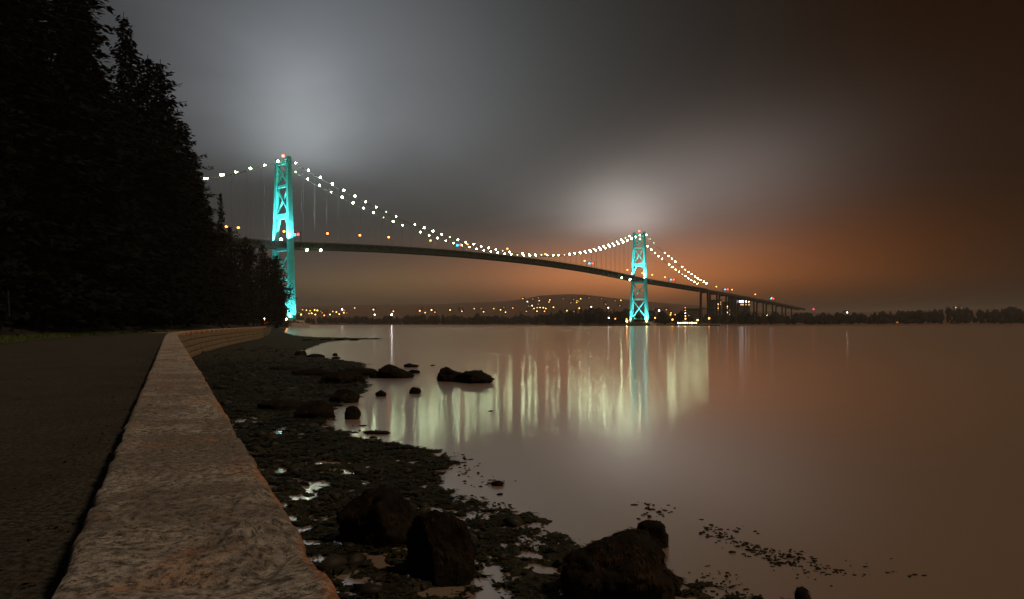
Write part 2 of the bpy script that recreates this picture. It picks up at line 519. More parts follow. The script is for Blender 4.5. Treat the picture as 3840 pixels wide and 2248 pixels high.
def strip(name, o0, o1, z, material, y0=-5, y1=160, nx=8):
    ys = np.concatenate([np.arange(y0, min(y1, 60), 0.8), np.arange(60, y1, 4)]) if y1 > 60 else np.arange(y0, y1, 0.8)
    vv, ff = [], []
    for y in ys:
        for k in range(nx + 1):
            p = wall_pt(y, o0 + (o1 - o0) * k / nx)
            vv.append((p.x, p.y, z + 0.006 * noise.noise(p * 0.7)))
    for i in range(len(ys) - 1):
        for k in range(nx):
            a = i * (nx + 1) + k
            ff.append((a + 1, a, a + nx + 1, a + nx + 2))
    o = link(name, fast_mesh(name, vv, ff, True), material); o['kind'] = 'structure'
    return o
strip('path', WALL_W - 0.02, 6.4, PATH_Z + 0.012, 'asphalt')
strip('lawn', 6.38, 11.5, PATH_Z + 0.03, 'grass_ground')
# pale gravel apron by the bend
surf('gravel_mat', (0.10, 0.085, 0.06), (0.16, 0.135, 0.10), 3, 0.95)
strip('gravel_patch', 2.2, 5.4, PATH_Z + 0.036, 'gravel_mat', 84, 108, 6)

# grass blades along the lawn
gv, gf = [], []
for k in range(9000):
    y = random.uniform(18, 75); of = random.uniform(6.45, 11)
    p = wall_pt(y, of); s_ = random.uniform(0.05, 0.11) * (1 + y / 60)
    a = random.uniform(0, 6.28); w = 0.012 * (1 + y / 20)
    i = len(gv)
    gv += [(p.x - w * math.cos(a), p.y - w * math.sin(a), PATH_Z + 0.02), (p.x + w * math.cos(a), p.y + w * math.sin(a), PATH_Z + 0.02),
           (p.x + random.uniform(-.04, .04), p.y + random.uniform(-.04, .04), PATH_Z + 0.03 + s_)]
    gf.append((i, i + 1, i + 2))
tag(link('grass', fast_mesh('grass', gv, gf), 'grass_blade'), 'dark green grass along the edge of the path', 'grass', kind='stuff')

# fallen leaves and grit drifted against the wall
lv, lf = [], []
for _ in range(900):
    y = 1.0 + 24 * random.random() ** 1.6
    of = WALL_W + 0.02 + (abs(random.gauss(0, 0.22)) if random.random() < 0.7 else random.uniform(0, 4.5))
    p = wall_pt(y, of); a = random.uniform(0, 6.28); q = random.uniform(0.006, 0.018)
    c_, sn = math.cos(a) * q, math.sin(a) * q; zz = PATH_Z + 0.022
    i = len(lv)
    lv += [(p.x - c_, p.y - sn, zz), (p.x + sn * .5, p.y - c_ * .5, zz + random.uniform(0, .012)), (p.x + c_, p.y + sn, zz + random.uniform(0, .02)), (p.x - sn * .5, p.y + c_ * .5, zz)]
    lf.append((i, i + 1, i + 2, i + 3))
surf('dead_leaf', (0.012, 0.009, 0.005), (0.042, 0.029, 0.015), 3, 0.9)
tag(link('fallen_leaves', fast_mesh('fallen_leaves', lv, lf), 'dead_leaf'), 'dead leaves drifted along the foot of the wall on the path', 'leaves', kind='stuff')

# ------------------------------------------------------------------ seawall
wall = empty('seawall', (0, 0, 0))
tag(wall, 'stone seawall with rough granite coping curving along the shore', 'wall')
# core under the coping
ys = np.concatenate([np.arange(-3.5, 60, 1.5), np.arange(60, 465, 6)])
cv, cf = [], []
for y in ys:
    for of, z in ((0.16, -0.4), (0.10, WALL_TOP - 0.30), (WALL_W - 0.06, WALL_TOP - 0.30), (WALL_W - 0.02, 1.0)):
        p = wall_pt(y, of); cv.append((p.x, p.y, z))
for i in range(len(ys) - 1):
    for k in range(3):
        a = i * 4 + k; cf.append((a, a + 4, a + 5, a + 1))
link('core', fast_mesh('core', cv, cf), 'mortar', wall)
joints = [-3.2, 5.45, 7.7]
while joints[-1] < 130: joints.append(joints[-1] + (2.3 if joints[-1] < 40 else 3.4) * random.uniform(0.85, 1.2))
def coping(y0, y1, idx):
    near = y0 < 6
    dy = 0.022 if near else (0.06 if y0 < 12 else 0.22 if y0 < 40 else 0.9)
    nx = 44 if near else (18 if y0 < 12 else 8)
    gap = 0.030 if idx <= 1 else 0.016 + 0.006 * random.random()
    ys = np.linspace(y0 + gap, y1 - gap, max(3, int((y1 - y0) / dy)))
    if near: ys = ys[ys > 0.2]
    tilt = random.uniform(-0.012, 0.012)
    vv, ff = [], []
    # cross-section from seaward underside, over the top, to the landward underside
    prof = [(0.03, -0.30), (0.0, -0.24), (0.0, -0.12), (0.0, -0.035), (0.012, -0.008)]
    prof += [(0.03 + (WALL_W - 0.06) * k / nx, 0.0) for k in range(nx + 1)]
    prof += [(WALL_W - 0.012, -0.008), (WALL_W, -0.035), (WALL_W, -0.16), (WALL_W - 0.01, -0.34)]
    m_ = len(prof)
    for y in ys:
        end = min(y - y0, y1 - y)
        wear = -0.045 * max(0, 1 - end / (0.12 + 0.08 * noise.noise(Vector((idx, y * 3, 1))))) ** 2
        for of, dz in prof:
            p = wall_pt(y, of)
            q = Vector((p.x, p.y, dz))
            big = noise.fractal(q * 1.7 + Vector((idx * 3.1, 0, 0)), 0.9, 2.1, 3)
            mid = noise.fractal(q * 7.5, 0.9, 2.2, 4)
            fin = noise.noise(q * 34) + 0.6 * noise.noise(q * 70)
            chip = max(0, noise.noise(q * 3.3 + Vector((5, 5, 5))) - 0.25)
            edge = min(of, WALL_W - of) / 0.06
            hgt = 0.009 * big + 0.0035 * mid + (0.0040 * fin if y0 < 12 else 0) + wear + tilt * (of - 0.25)
            hgt -= chip * 0.05 * (1.0 if edge > 1 else 0.4)
            # low boss and split hollow in the first stone
            if near:
                for (bx_, by_, sx_, sy_, ah) in ((-0.62, 1.62, 0.055, 0.13, 0.040), (-0.72, 1.98, 0.03, 0.06, 0.030), (-0.50, 1.45, 0.05, 0.10, -0.03), (-0.60, 1.32, 0.14, 0.05, -0.018), (-0.36, 1.42, 0.02, 0.10, 0.022)):
                    uu = ((p.x - bx_) / sx_) ** 2 + ((p.y - by_) / sy_) ** 2
                    if uu < 9: hgt += ah * math.exp(-uu) * (1 + 0.8 * mid)
            side = 0.012 * mid + 0.004 * big if dz < -0.01 else 0.008 * mid
            dd = wall_dir(y); nn = Vector((-dd.y, dd.x, 0))
            sgn = -1 if of < WALL_W / 2 else 1
            lat = side * sgn if (of < 0.04 or of > WALL_W - 0.04) else 0
            vv.append((p.x + nn.x * lat, p.y + nn.y * lat, WALL_TOP + dz + (hgt if dz > -0.2 else 0)))
    for i in range(len(ys) - 1):
        for k in range(m_ - 1):
            a = i * m_ + k; ff.append((a + m_, a + m_ + 1, a + 1, a))
    me = fast_mesh('coping_stone', vv, ff, True)
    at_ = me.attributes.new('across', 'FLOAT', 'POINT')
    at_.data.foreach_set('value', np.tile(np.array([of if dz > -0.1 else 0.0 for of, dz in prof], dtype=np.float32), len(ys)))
    # close the two ends
    bm = bmesh.new(); bm.from_mesh(me); bm.verts.ensure_lookup_table()
    bm.faces.new([bm.verts[k] for k in range(m_)])
    e = (len(ys) - 1) * m_
    bm.faces.new([bm.verts[e + k] for k in range(m_)][::-1])
    bm.to_mesh(me); bm.free()
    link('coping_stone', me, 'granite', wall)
for k in range(len(joints) - 1): coping(joints[k], joints[k + 1], k)

# facing stones of the seaward face where it can be seen on the bend
def stone_mesh(seed):
    bm = bmesh.new(); bmesh.ops.create_cube(bm, size=1)
    bmesh.ops.bevel(bm, geom=bm.edges[:], offset=0.09, segments=1, affect='EDGES')
    for v in bm.verts:
        v.co += Vector((noise.noise(v.co * 2 + Vector((seed, 0, 0))), noise.noise(v.co * 2 + Vector((0, seed, 4))), noise.noise(v.co * 2 + Vector((4, 0, seed))))) * 0.07
    me = bpy.data.meshes.new('stone'); bm.to_mesh(me); bm.free(); me.materials.append(MATS['face_stone'])
    return me
stones = [stone_mesh(s * 7.3) for s in range(5)]
nst = 0
for course in range(4):
    y = 33.0 + 0.6 * (course % 2)
    while y < 118 and nst < 300:
        L = random.uniform(0.9, 1.5) * (1 + max(0, y - 45) / 80)
        p = wall_pt(y + L / 2, 0.13); d = wall_dir(y + L / 2)
        hh = 0.40
        o = link('stone', random.choice(stones), None, wall)
        o.location = (p.x, p.y, 0.12 + course * 0.42 + 0.2)
        o.rotation_euler = (0, 0, math.atan2(d.y, d.x))
        o.scale = (L - 0.05, 0.26 + random.uniform(-.04, .04), hh + random.uniform(-.02, .01))
        y += L; nst += 1

# ------------------------------------------------------------------ boulders on the shore
def rock_mesh(name, sx, sy, sz, seed, rough=0.22, sub=4):
    bm = bmesh.new(); bmesh.ops.create_icosphere(bm, subdivisions=sub, radius=1)
    off = Vector((seed * 3.17, seed * 1.73, seed * 0.91))
    rk = random.Random(int(seed * 100))
    planes = []
    for _ in range(13):
        n_ = Vector((rk.gauss(0, 1), rk.gauss(0, 1), rk.gauss(0, 0.8))).normalized()
        planes.append((n_, rk.uniform(0.62, 0.92)))
    for v in bm.verts:
        d = v.co.normalized()
        k = 1.0
        for n_, c_ in planes:                      # split faces
            q = d.dot(n_)
            if q > 1e-3: k = min(k, c_ / q)
        k = k * 1.12 * (1 + rough * 0.6 * noise.fractal(d * 1.3 + off, 0.9, 2.1, 3) + 0.07 * noise.fractal(d * 5.0 + off, 0.8, 2.0, 4) + 0.025 * noise.noise(d * 17 + off))
        v.co = Vector((d.x * k * sx, d.y * k * sy, d.z * k * sz))
    me = bpy.data.meshes.new(name); bm.to_mesh(me); bm.free()
    me.polygons.foreach_set('use_smooth', [True] * len(me.polygons))
    return me


def weed_on(me, n, L, seed, top=0.0):
    """hanging weed fronds rooted on the upper faces of a rock"""
    r = random.Random(seed); vv, ff = [], []
    polys = [p for p in me.polygons if p.center.z > top]
    wts = [p.area for p in polys]
    for p in r.choices(polys, wts, k=n):
        c = p.center.copy(); nrm = p.normal.copy()
        if noise.fractal(c * (0.35 / L) + Vector((seed, 0, 0)), 0.9, 2, 2) < r.uniform(-0.12, 0.18): continue
        down = Vector((nrm.x, nrm.y, 0)) * 0.6 + Vector((r.uniform(-.5, .5), r.uniform(-.5, .5), -0.9))
        down = (down - nrm * down.dot(nrm))
        if down.length < 0.01: down = Vector((1, 0, 0))
        down.normalize(); side = nrm.cross(down)
        l = L * r.uniform(0.35, 1.3); w = l * r.uniform(0.03, 0.06)
        lift = l * r.uniform(0.02, 0.16)
        p0 = c + nrm * 0.004; p1 = c + down * l * 0.5 + nrm * (lift + 0.006) + side * l * r.uniform(-.2, .2); p2 = c + down * l + nrm * 0.004 + side * l * r.uniform(-.4, .4)
        i = len(vv)
        vv += [p0 - side * w * .5, p0 + side * w * .5, p1 + side * w, p1 - side * w, p2]
        ff += [(i, i + 1, i + 2), (i, i + 2, i + 3), (i + 3, i + 2, i + 4)]
    return fast_mesh('seaweed', vv, ff)


def boulder(dx, dy, w, hpx, label, seed, weed=0, depth=0.8, name='boulder', mat_='boulder', sub=5, weedmat='brown_weed', rough=0.22, wet=None):
    if wet is None: wet = dy < 1300 and dx > 898
    if wet: dy -= hpx * 0.40; hpx *= 0.58
    x, Y = on_level(dx, dy, 0.02)
    sx = w * 1.52381 / FP * Y / 2; sz = hpx * 1.52381 / FP * Y
    yc = Y + sx * depth * 0.7
    root = empty(name, (x * yc / Y, yc, 0.0))
    tag(root, label, 'rock')
    me = rock_mesh('rock_body', sx * 1.10, sx * depth, sz * 0.72, seed, rough, sub)
    o = link('rock_body', me, mat_, root, (0, 0, sz * 0.27))
    o.rotation_euler = (0, 0, random.uniform(-0.3, 0.3))
    if weed:
        wm = weed_on(me, weed * 5, max(0.045, sx * 0.12), seed, -sz * 0.3)
        wo = link('seaweed', wm, weedmat, root, (0, 0, sz * 0.27)); wo.rotation_euler = o.rotation_euler
        wo['kind'] = 'stuff'
    return root


boulder(1530, 1478, 318, 138, 'largest black boulder, weed covered, at the bottom edge of the photo', 1.3, 5200, 0.75, sub=5)
boulder(1603, 1345, 70, 60, 'small black rock perched behind the top of the largest boulder', 2.1, 500, 0.8)
boulder(938, 1345, 166, 122, 'brown weed-topped boulder nearest the granite wall', 3.7, 3600, 0.9, sub=5)
boulder(1092, 1432, 172, 160, 'tall dark boulder with hanging brown weed between two other boulders', 4.4, 4200, 0.8, sub=5)
boulder(968, 951, 76, 52, 'squarish black boulder in the shallows at the end of the rock ridge', 5.2, 500)
boulder(926, 938, 28, 20, 'small black rock just left of the squarish shallow-water boulder', 6.6, 0, sub=3)
boulder(1106, 960, 66, 54, 'rounded black boulder, left one of the joined pair standing in the water', 7.9, 500)
boulder(1170, 961, 86, 46, 'pointed black boulder, right one of the joined pair standing in the water', 8.3, 500, rough=0.35)
boulder(1013, 910, 32, 16, 'small upper rock of two behind the squarish boulder', 9.1, 0, sub=3)
boulder(1019, 924, 26, 14, 'small lower rock of two behind the squarish boulder', 10.2, 0, sub=3)
boulder(1021, 979, 29, 26, 'round black rock alone in front of the squarish boulder', 11.5, 200, sub=3)
boulder(937, 986, 28, 28, 'black rock with a narrow foot, left of the round rock', 12.4, 200, sub=3)
boulder(868, 1031, 38, 30, 'black rock at the mouth of the small inlet', 13.3, 250, sub=3)
boulder(933, 1072, 64, 13, 'long flat black slab lying in the shallow inlet', 14.7, 0, 0.45, sub=3)
boulder(1223, 1200, 30, 17, 'lone black rock standing in the open shallows', 15.2, 150, sub=3)
boulder(1231, 1218, 15, 6, 'tiny rock just below the lone rock in the shallows', 16.8, 0, sub=3)
boulder(1064, 902, 10, 5, 'tiny rock farthest out, left of the joined pair', 17.4, 0, sub=2)
boulder(1976, 1482, 38, 34, 'small black rock cut by the bottom edge, right of the largest boulder', 18.8, 250, sub=3)
boulder(772, 1030, 84, 40, 'dark boulder on the wet flat at the left of the inlet', 19.2, 700)
boulder(690, 1008, 110, 20, 'low wide dark boulder half way between the wall and the inlet', 20.6, 600)
boulder(850, 990, 80, 30, 'dark boulder at the water edge above the inlet', 21.1, 600)
boulder(835, 945, 110, 32, 'broad low boulder on the ridge near the squarish boulder', 22.9, 500)
boulder(885, 925, 90, 18, 'low ridge rock touching the water, left of the squarish boulder', 23.5, 300, sub=3)
boulder(770, 925, 90, 18, 'low ridge rock in the middle of the dark flat', 24.8, 300, sub=3)
boulder(700, 912, 70, 10, 'low rock on the dark flat nearer the bend of the wall', 25.1, 0, sub=3)
boulder(773, 880, 44, 9, 'thin flat rock jutting into the water on the far flat', 26.3, 0, 0.5, sub=3)
boulder(826, 883, 22, 5, 'small thin rock off the tip of the flat rock', 27.1, 0, 0.5, sub=3)
boulder(825, 876, 12, 7, 'tiny pointed rock above the thin rock', 28.6, 0, sub=2)
boulder(738, 876, 26, 14, 'small upright rock at the shore behind the ridge', 29.4, 0, sub=3)
for i_, (a_, b_, w_) in enumerate(((760, 840, 30), (800, 838, 26), (835, 838, 24), (870, 838, 22), (900, 837, 16), (925, 837, 12))):
    boulder(a_, b_, w_, 5, ['largest', 'second', 'third', 'fourth', 'fifth', 'outermost'][i_] + ' low black rock along the far spit, counted from the shore', 31.7 + i_ * 1.7, 0, 1.2, sub=2)

# ------------------------------------------------------------------ loose weed and pebbles (uncountable)
def inside(x, y): return wall_x(y) + 0.05 < x < shore_x(y)
def beach_z(x, y):
    xw, xs = wall_x(y) - 0.15, shore_x(y); d = xs - x; p = Vector((x, y, 0))
    z = relief(x, y, xw, noise.fractal(p * 0.35, 0.9, 2.0, 4), noise.fractal(p * 1.9 + Vector((9, 3, 1)), 0.8, 2.0, 4), noise.fractal(p * 4.2, 0.7, 2.1, 3))
    z += 0.006 * max(min(d, 6), 0) - 0.11 * max(-d, 0)
    return z
wv, wf = [], []
cnt = 0; tries = 0
while cnt < 62000 and tries < 400000:
    tries += 1
    Y = 4.6 * (45 / 4.6) ** (random.random() ** 1.15)
    x = random.uniform(wall_x(Y) + 0.1, shore_x(Y) + 0.25)
    p = Vector((x, Y, 0))
    dens = noise.fractal(p * 0.8 + Vector((2, 7, 0)), 0.9, 2, 3)
    if dens < random.uniform(-0.55, 0.35): continue
    z = beach_z(x, Y)
    if z < 0.006 and random.random() < 0.95: continue
    z = max(z, -0.005)
    s_ = random.uniform(0.012, 0.045) * (0.6 + Y / 14)
    a = random.uniform(0, 6.283); c_, sn = math.cos(a), math.sin(a)
    l = s_ * random.uniform(0.8, 2.0); w = s_ * 0.35
    lift = s_ * random.uniform(0.02, 0.25)
    i = len(wv)
    wv += [(x - sn * w, Y + c_ * w, z), (x + sn * w, Y - c_ * w, z), (x + c_ * l + sn * w, Y + sn * l - c_ * w, z + lift), (x + c_ * l - sn * w, Y + sn * l + c_ * w, z + lift * random.uniform(.4, 1)), (x + c_ * l * 1.7, Y + sn * l * 1.7, z + lift * 0.3)]
    wf += [(i, i + 1, i + 2), (i, i + 2, i + 3), (i + 3, i + 2, i + 4)]
    cnt += 1
tag(link('seaweed', fast_mesh('seaweed', wv, wf), 'wet_weed'), 'dark wet seaweed strewn over the tidal flat', 'seaweed', kind='stuff')

ico = bmesh.new(); bmesh.ops.create_icosphere(ico, subdivisions=1, radius=1)
IV = np.array([v.co[:] for v in ico.verts]); IF = np.array([[v.index for v in f.verts] for f in ico.faces]); ico.free()
pv, pf = [], []; k = 0
for _ in range(8000):
    Y = 4.6 * (70 / 4.6) ** (random.random() ** 1.1)
    x = random.uniform(wall_x(Y) + 0.1, shore_x(Y) + 0.12)
    z = beach_z(x, Y)
    if z < 0.004 and random.random() < 0.97: continue
    s_ = 0.010 * random.random() ** -0.42 * (0.7 + Y / 16)
    s_ = min(s_, 0.11 * (0.7 + Y / 16))
    sc = np.array([random.uniform(.8, 1.5), random.uniform(.7, 1.2), random.uniform(.35, .7)]) * s_
    a = random.uniform(0, 6.28); ca, sa = math.cos(a), math.sin(a)
    q = (IV * sc) * (1 + 0.18 * rng.standard_normal((len(IV), 1)))
    q = np.stack([q[:, 0] * ca - q[:, 1] * sa + x, q[:, 0] * sa + q[:, 1] * ca + Y, q[:, 2] + z], 1)
    pv.append(q); pf.append(IF + k); k += len(IV)
tag(link('pebbles', fast_mesh('pebbles', np.concatenate(pv), np.concatenate(pf)), 'pebble'), 'dark wet pebbles scattered over the tidal flat', 'pebbles', kind='stuff')

# floating weed, right of the boulders
fv, ff = [], []; k = 0
def float_weed(cx, cy_, sx_, sy_, n, ang=0.0):
    global k
    for _ in range(n):
        u, v = random.gauss(0, 1) * sx_, random.gauss(0, 1) * sy_
        dx = cx + u * math.cos(ang) - v * math.sin(ang); dy = cy_ + u * math.sin(ang) + v * math.cos(ang)
        if dy > 1500: continue
        x, Y = on_level(dx, dy)
        if noise.noise(Vector((x * 2.2, Y * 2.2, 3))) < -0.12: continue
        s_ = random.uniform(0.005, 0.020) * random.uniform(0.4, 1.2) * Y / 7
        sc = np.array([random.uniform(.8, 2.2), random.uniform(.7, 1.2), random.uniform(.3, 1.0)]) * s_
        q = (IV * sc) * (1 + 0.3 * rng.standard_normal((len(IV), 1))) + np.array([x, Y, 0.003])
        fv.append(q); ff.append(IF + k); k += len(IV)
float_weed(1600, 1255, 32, 12, 70)
float_weed(1760, 1310, 30, 9, 70, 0.3)
float_weed(1860, 1345, 45, 14, 190, 0.35)
float_weed(1960, 1385, 70, 14, 200, 0.2)
float_weed(2150, 1410, 70, 16, 40, 0.1)
float_weed(1150, 1170, 45, 10, 60, 0.2)
float_weed(1240, 1260, 40, 12, 120, 0.3)
float_weed(1110, 1130, 25, 12, 90, 0.2)
float_weed(1320, 1320, 45, 12, 160, 0.3)
float_weed(900, 1080, 40, 16, 50)
float_weed(1225, 1010, 8, 1.5, 8)
float_weed(1800, 1440, 60, 18, 90, 0.2)
tag(link('floating_seaweed', fast_mesh('floating_seaweed', np.concatenate(fv), np.concatenate(ff)), 'wet_weed'), 'small dark clumps of seaweed breaking the calm water', 'seaweed', kind='stuff')

# ------------------------------------------------------------------ trees of the wooded point
def leaf_cloud(r, centers, n, size, flat=0.5):
    """n small leaf faces spread round the given (point, radius) centres"""
    vv, ff = [], []
    for _ in range(n):
        c, rad = r.choice(centers)
        d = Vector((r.gauss(0, 1), r.gauss(0, 1), r.gauss(0, 1) * flat))
        d = d.normalized() * rad * r.random() ** 0.45 if d.length > 0 else d
        p = c + d
        a = Vector((r.gauss(0, 1), r.gauss(0, 1), r.gauss(0, 0.6))).normalized()
        b = a.cross(Vector((r.gauss(0, 1), r.gauss(0, 1), r.gauss(0, 1)))).normalized()
        s_ = size * r.uniform(0.5, 1.3)
        i = len(vv)
        vv += [p - a * s_, p + b * s_ * 0.45, p + a * s_, p - b * s_ * 0.45]
        ff.append((i, i + 1, i + 2, i + 3))
    return vv, ff


def conifer(seed, H=36.0, rad=5.2, ragged=0.35, low=0.06):
    """trunk and crown meshes of a conifer: drooping limbs with needle sprays"""
    r = random.Random(seed)
    tb = MB(); lean = Vector((r.uniform(-.02, .02), r.uniform(-.02, .02), 0))
    tp = [Vector((0, 0, -1)) + lean * 0, ]
    tp = [Vector((lean.x * z, lean.y * z, z)) for z in np.linspace(-1, H, 9)]
    tb.tube(tp, [0.55 * (1 - 0.94 * k / 8) * H / 36 for k in range(9)], 7)
    vv, ff = [], []
    z = H * low
    while z < H * 0.985:
        u = z / H
        env = rad * (1 - u) ** 0.72 * (1 + 0.25 * math.sin(u * 17 + seed)) + 0.25
        nl = r.choice((4, 5, 6)) if u < 0.85 else 4
        a0 = r.uniform(0, 6.28)
        for q in range(nl):
            a = a0 + q * 6.283 / nl + r.uniform(-.4, .4)
            L = env * r.uniform(1 - ragged * 1.5, 1 + ragged)
            if r.random() < 0.07: L *= 1.35
            droop = r.uniform(0.05, 0.35) if u < 0.8 else r.uniform(-0.5, 0.1)
            base = Vector((lean.x * z, lean.y * z, z))
            dirv = Vector((math.cos(a), math.sin(a), 0)); sd = Vector((-dirv.y, dirv.x, 0))
            pts = [base + dirv * L * t_ + Vector((0, 0, -droop * L * t_ ** 1.6 + (0.12 * L * max(0, t_ - 0.75)))) for t_ in (0, .35, .7, 1.0)]
            for k_ in range(3): tb.bar(pts[k_], pts[k_ + 1], 0.10 * (1 - .28 * k_)) if L > 1.5 else None
            ns = max(8, int(L * 8.5))
            for _ in range(ns):
                t_ = r.random() ** 0.7
                j = min(int(t_ * 3), 2); fr_ = t_ * 3 - j
                c = pts[j].lerp(pts[j + 1], min(fr_, 1))
                wv_ = (1 - t_ * 0.75) * L * 0.30
                c = c + sd * r.uniform(-wv_, wv_) + Vector((0, 0, r.uniform(-0.45, 0.15)))
                s_ = r.uniform(0.25, 0.55)
                ax = (dirv * r.uniform(.3, 1) + sd * r.uniform(-.9, .9) + Vector((0, 0, r.uniform(-.7, .15)))).normalized()
                bx_ = ax.cross(Vector((r.uniform(-1, 1), r.uniform(-1, 1), 1))).normalized()
                i = len(vv)
                vv += [c - ax * s_ * .6, c + bx_ * s_ * .34, c + ax * s_, c - bx_ * s_ * .34]
                ff.append((i, i + 1, i + 2, i + 3))
        z += r.uniform(0.42, 0.70) * (1.15 - 0.4 * u)
    tm = tb.data('trunk'); tm.materials.append(MATS['bark'])
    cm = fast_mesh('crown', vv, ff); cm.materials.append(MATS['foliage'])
    return tm, cm


def broadleaf(seed, H=16.0, rad=5.5):
    r = random.Random(seed); tb = MB()
    tb.tube([(0, 0, -1), (0.1, 0, H * .2), (0.2, .1, H * .45)], [0.35, .28, .2], 7)
    cs = []
    for k in range(26):
        a = r.uniform(0, 6.28); rr = rad * r.random() ** .6 * 0.8; z = H * r.uniform(0.14, 0.88)
        rr *= math.sin(math.pi * min(max(z / H, .12), .93)) ** 0.5
        c = Vector((rr * math.cos(a), rr * math.sin(a), z)); cs.append((c, r.uniform(0.10, .2) * H))
        if k < 9: tb.bar((0.2, .1, H * .4), c, .12)
    vv, ff = leaf_cloud(r, cs, 5200, 0.34, 0.7)
    tm = tb.data('trunk'); tm.materials.append(MATS['bark'])
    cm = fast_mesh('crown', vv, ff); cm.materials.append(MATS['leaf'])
    return tm, cm


CON = [conifer(11, 36, 5.6), conifer(23, 36, 4.6, 0.45), conifer(37, 36, 6.4, 0.5, 0.04), conifer(41, 36, 5.0, 0.3, 0.12)]
BRO = [broadleaf(5), broadleaf(8)]
def tree(kind, x, y, z, H, label, group=None, name=None, wide=1.0):
    tm, cm = kind
    h0 = 36.0 if kind in CON else 16.0
    s_ = H / h0
    o = empty(name or ('conifer_tree' if kind in CON else 'broadleaf_tree'), (x, y, z), random.uniform(0, 6.28))
    o.scale = (s_ * wide, s_ * wide, s_)
    tag(o, label, 'tree', group)
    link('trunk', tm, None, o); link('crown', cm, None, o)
    return o


# the skyline: (view x, view y of the tip, distance)
skyline = [
    (20, -260, 52, 2), (75, -230, 56, 0), (140, -150, 60, 2), (190, -70, 64, 0), (228, -20, 70, 1),
    (330, 96, 86, 3), (365, 135, 90, 0), (390, 150, 96, 2), (418, 245, 108, 1), (440, 290, 116, 0), (452, 312, 124, 2),
    (468, 372, 138, 3), (486, 418, 150, 0), (497, 440, 158, 2), (508, 505, 178, 1),
    (530, 548, 215, 4), (570, 556, 240, 2), (590, 590, 255, 5), (606, 580, 272, 0), (624, 600, 290, 4), (645, 600, 312, 3), (664, 622, 330, 5), (682, 626, 352, 2), (678, 660, 372, 4), (690, 690, 395, 1), (684, 715, 380, 5),
]
ORD = ['first', 'second', 'third', 'fourth', 'fifth', 'sixth', 'seventh', 'eighth', 'ninth', 'tenth', 'eleventh', 'twelfth', 'thirteenth', 'fourteenth', 'fifteenth',
       'sixteenth', 'seventeenth', 'eighteenth', 'nineteenth', 'twentieth', 'twenty-first', 'twenty-second', 'twenty-third', 'twenty-fourth', 'twenty-fifth', 'twenty-sixth', 'twenty-seventh', 'twenty-eighth', 'twenty-ninth', 'thirtieth']
for i_, (dx, dy, Y, kd) in enumerate(skyline):
    p = at(dx, dy, Y)
    zg = bank(max(3, (wall_x(Y) - p.x))) - 0.3
    kk = CON[kd] if kd < 4 else BRO[kd - 4]
    tree(kk, p.x, Y, zg, p.z - zg, ORD[i_] + ' black tree along the wooded skyline, counting down from the upper left', 'skyline trees of the wooded point', wide=random.uniform(1.05, 1.4) if kd < 4 else random.uniform(0.6, 0.8))
p = at(287, 28, 80); zg = bank(max(3, wall_x(80) - p.x)) - .3
tree(CON[1], p.x, 80, zg, p.z - zg, 'conifer with a narrow spire rising above its neighbours, upper left', wide=0.8)
p = at(545, 474, 205); zg = bank(max(3, wall_x(205) - p.x)) - .3
tree(CON[3], p.x, 205, zg, p.z - zg, 'detached tree with a leaning ragged crown right of the tall slope', wide=0.62)
# fill behind and below: the mass of the wood
def wood(kindset, y, off, H, lab, grp, wide=1.0):
    p = wall_pt(y, off)
    tree(random.choice(kindset), p.x, p.y, bank(off) - 0.3, H, lab, grp, wide=wide)
y = 16.0
while y < 420:                                   # front row of low broadleaf trees beside the path
    wood(BRO, y, 14.5 + random.uniform(-1.0, 2.0) + y * 0.012, random.uniform(9, 14), 'low black broadleaf tree at the edge of the wood beside the path', 'broadleaf trees edging the path', 1.15)
    y += 5.5 + y * 0.035
y = 12.0
while y < 380:                                   # second row of conifers
    of = 22 + random.uniform(-2, 3) + y * 0.02
    p = wall_pt(y, of)
    # keep under the skyline drawn by the outer trees
    lim = np.interp(p.x / p.y, [-1.2, -0.75, -0.62, -0.50, -0.45, -0.41, -0.36, -0.33], [0.9, 0.62, 0.52, 0.34, 0.20, 0.14, 0.10, 0.05])
    H = min(38, max(8, lim * p.y * 0.9 - 3))
    wood(CON, y, of, H, 'black conifer inside the dark mass of the wood', 'conifers within the wood', 1.25)
    y += 6 + y * 0.03
y = 20.0
while y < 230:
    of = 32 + random.uniform(-2, 4)
    p = wall_pt(y, of)
    lim = np.interp(p.x / p.y, [-1.2, -0.75, -0.62, -0.50, -0.45, -0.41, -0.36, -0.33], [0.9, 0.62, 0.52, 0.34, 0.20, 0.14, 0.10, 0.05])
    H = min(40, max(8, lim * p.y * 0.92 - 5))
    wood(CON, y, of, H, 'black conifer inside the dark mass of the wood', 'conifers within the wood', 1.3)
    y += 7 + y * 0.03
# undergrowth along the foot of the wood
r_ = random.Random(4); cs = []
for _ in range(420):
    y = 12 * (440 / 12) ** r_.random(); of = 12 + r_.uniform(0, 4) + y * 0.01
    p = wall_pt(y, of); cs.append((Vector((p.x, p.y, bank(of) + 0.5)), r_.uniform(1.0, 2.4)))
vv, ff = leaf_cloud(r_, cs, 42000, 0.30, 0.8)
tag(link('undergrowth', fast_mesh('undergrowth', vv, ff), 'leaf'), 'dark undergrowth along the foot of the wood', 'shrubs', kind='stuff')

# thin sign post beside the path
pp = on_level(422, 806, PATH_Z)
sp = empty('sign_post', (pp[0] * 0.62, pp[1] * 0.62, PATH_Z)); tag(sp, 'thin grey post standing at the path edge before the trees', 'post')
MB().tube([(0, 0, 0), (0, 0, 2.4)], 0.045, 6).build('post', 'cable_steel', sp)
MB().box(-0.22, 0.22, -0.015, 0.015, 1.95, 2.35).build('sign_plate', 'dark_steel', sp, (0, -0.07, 0))

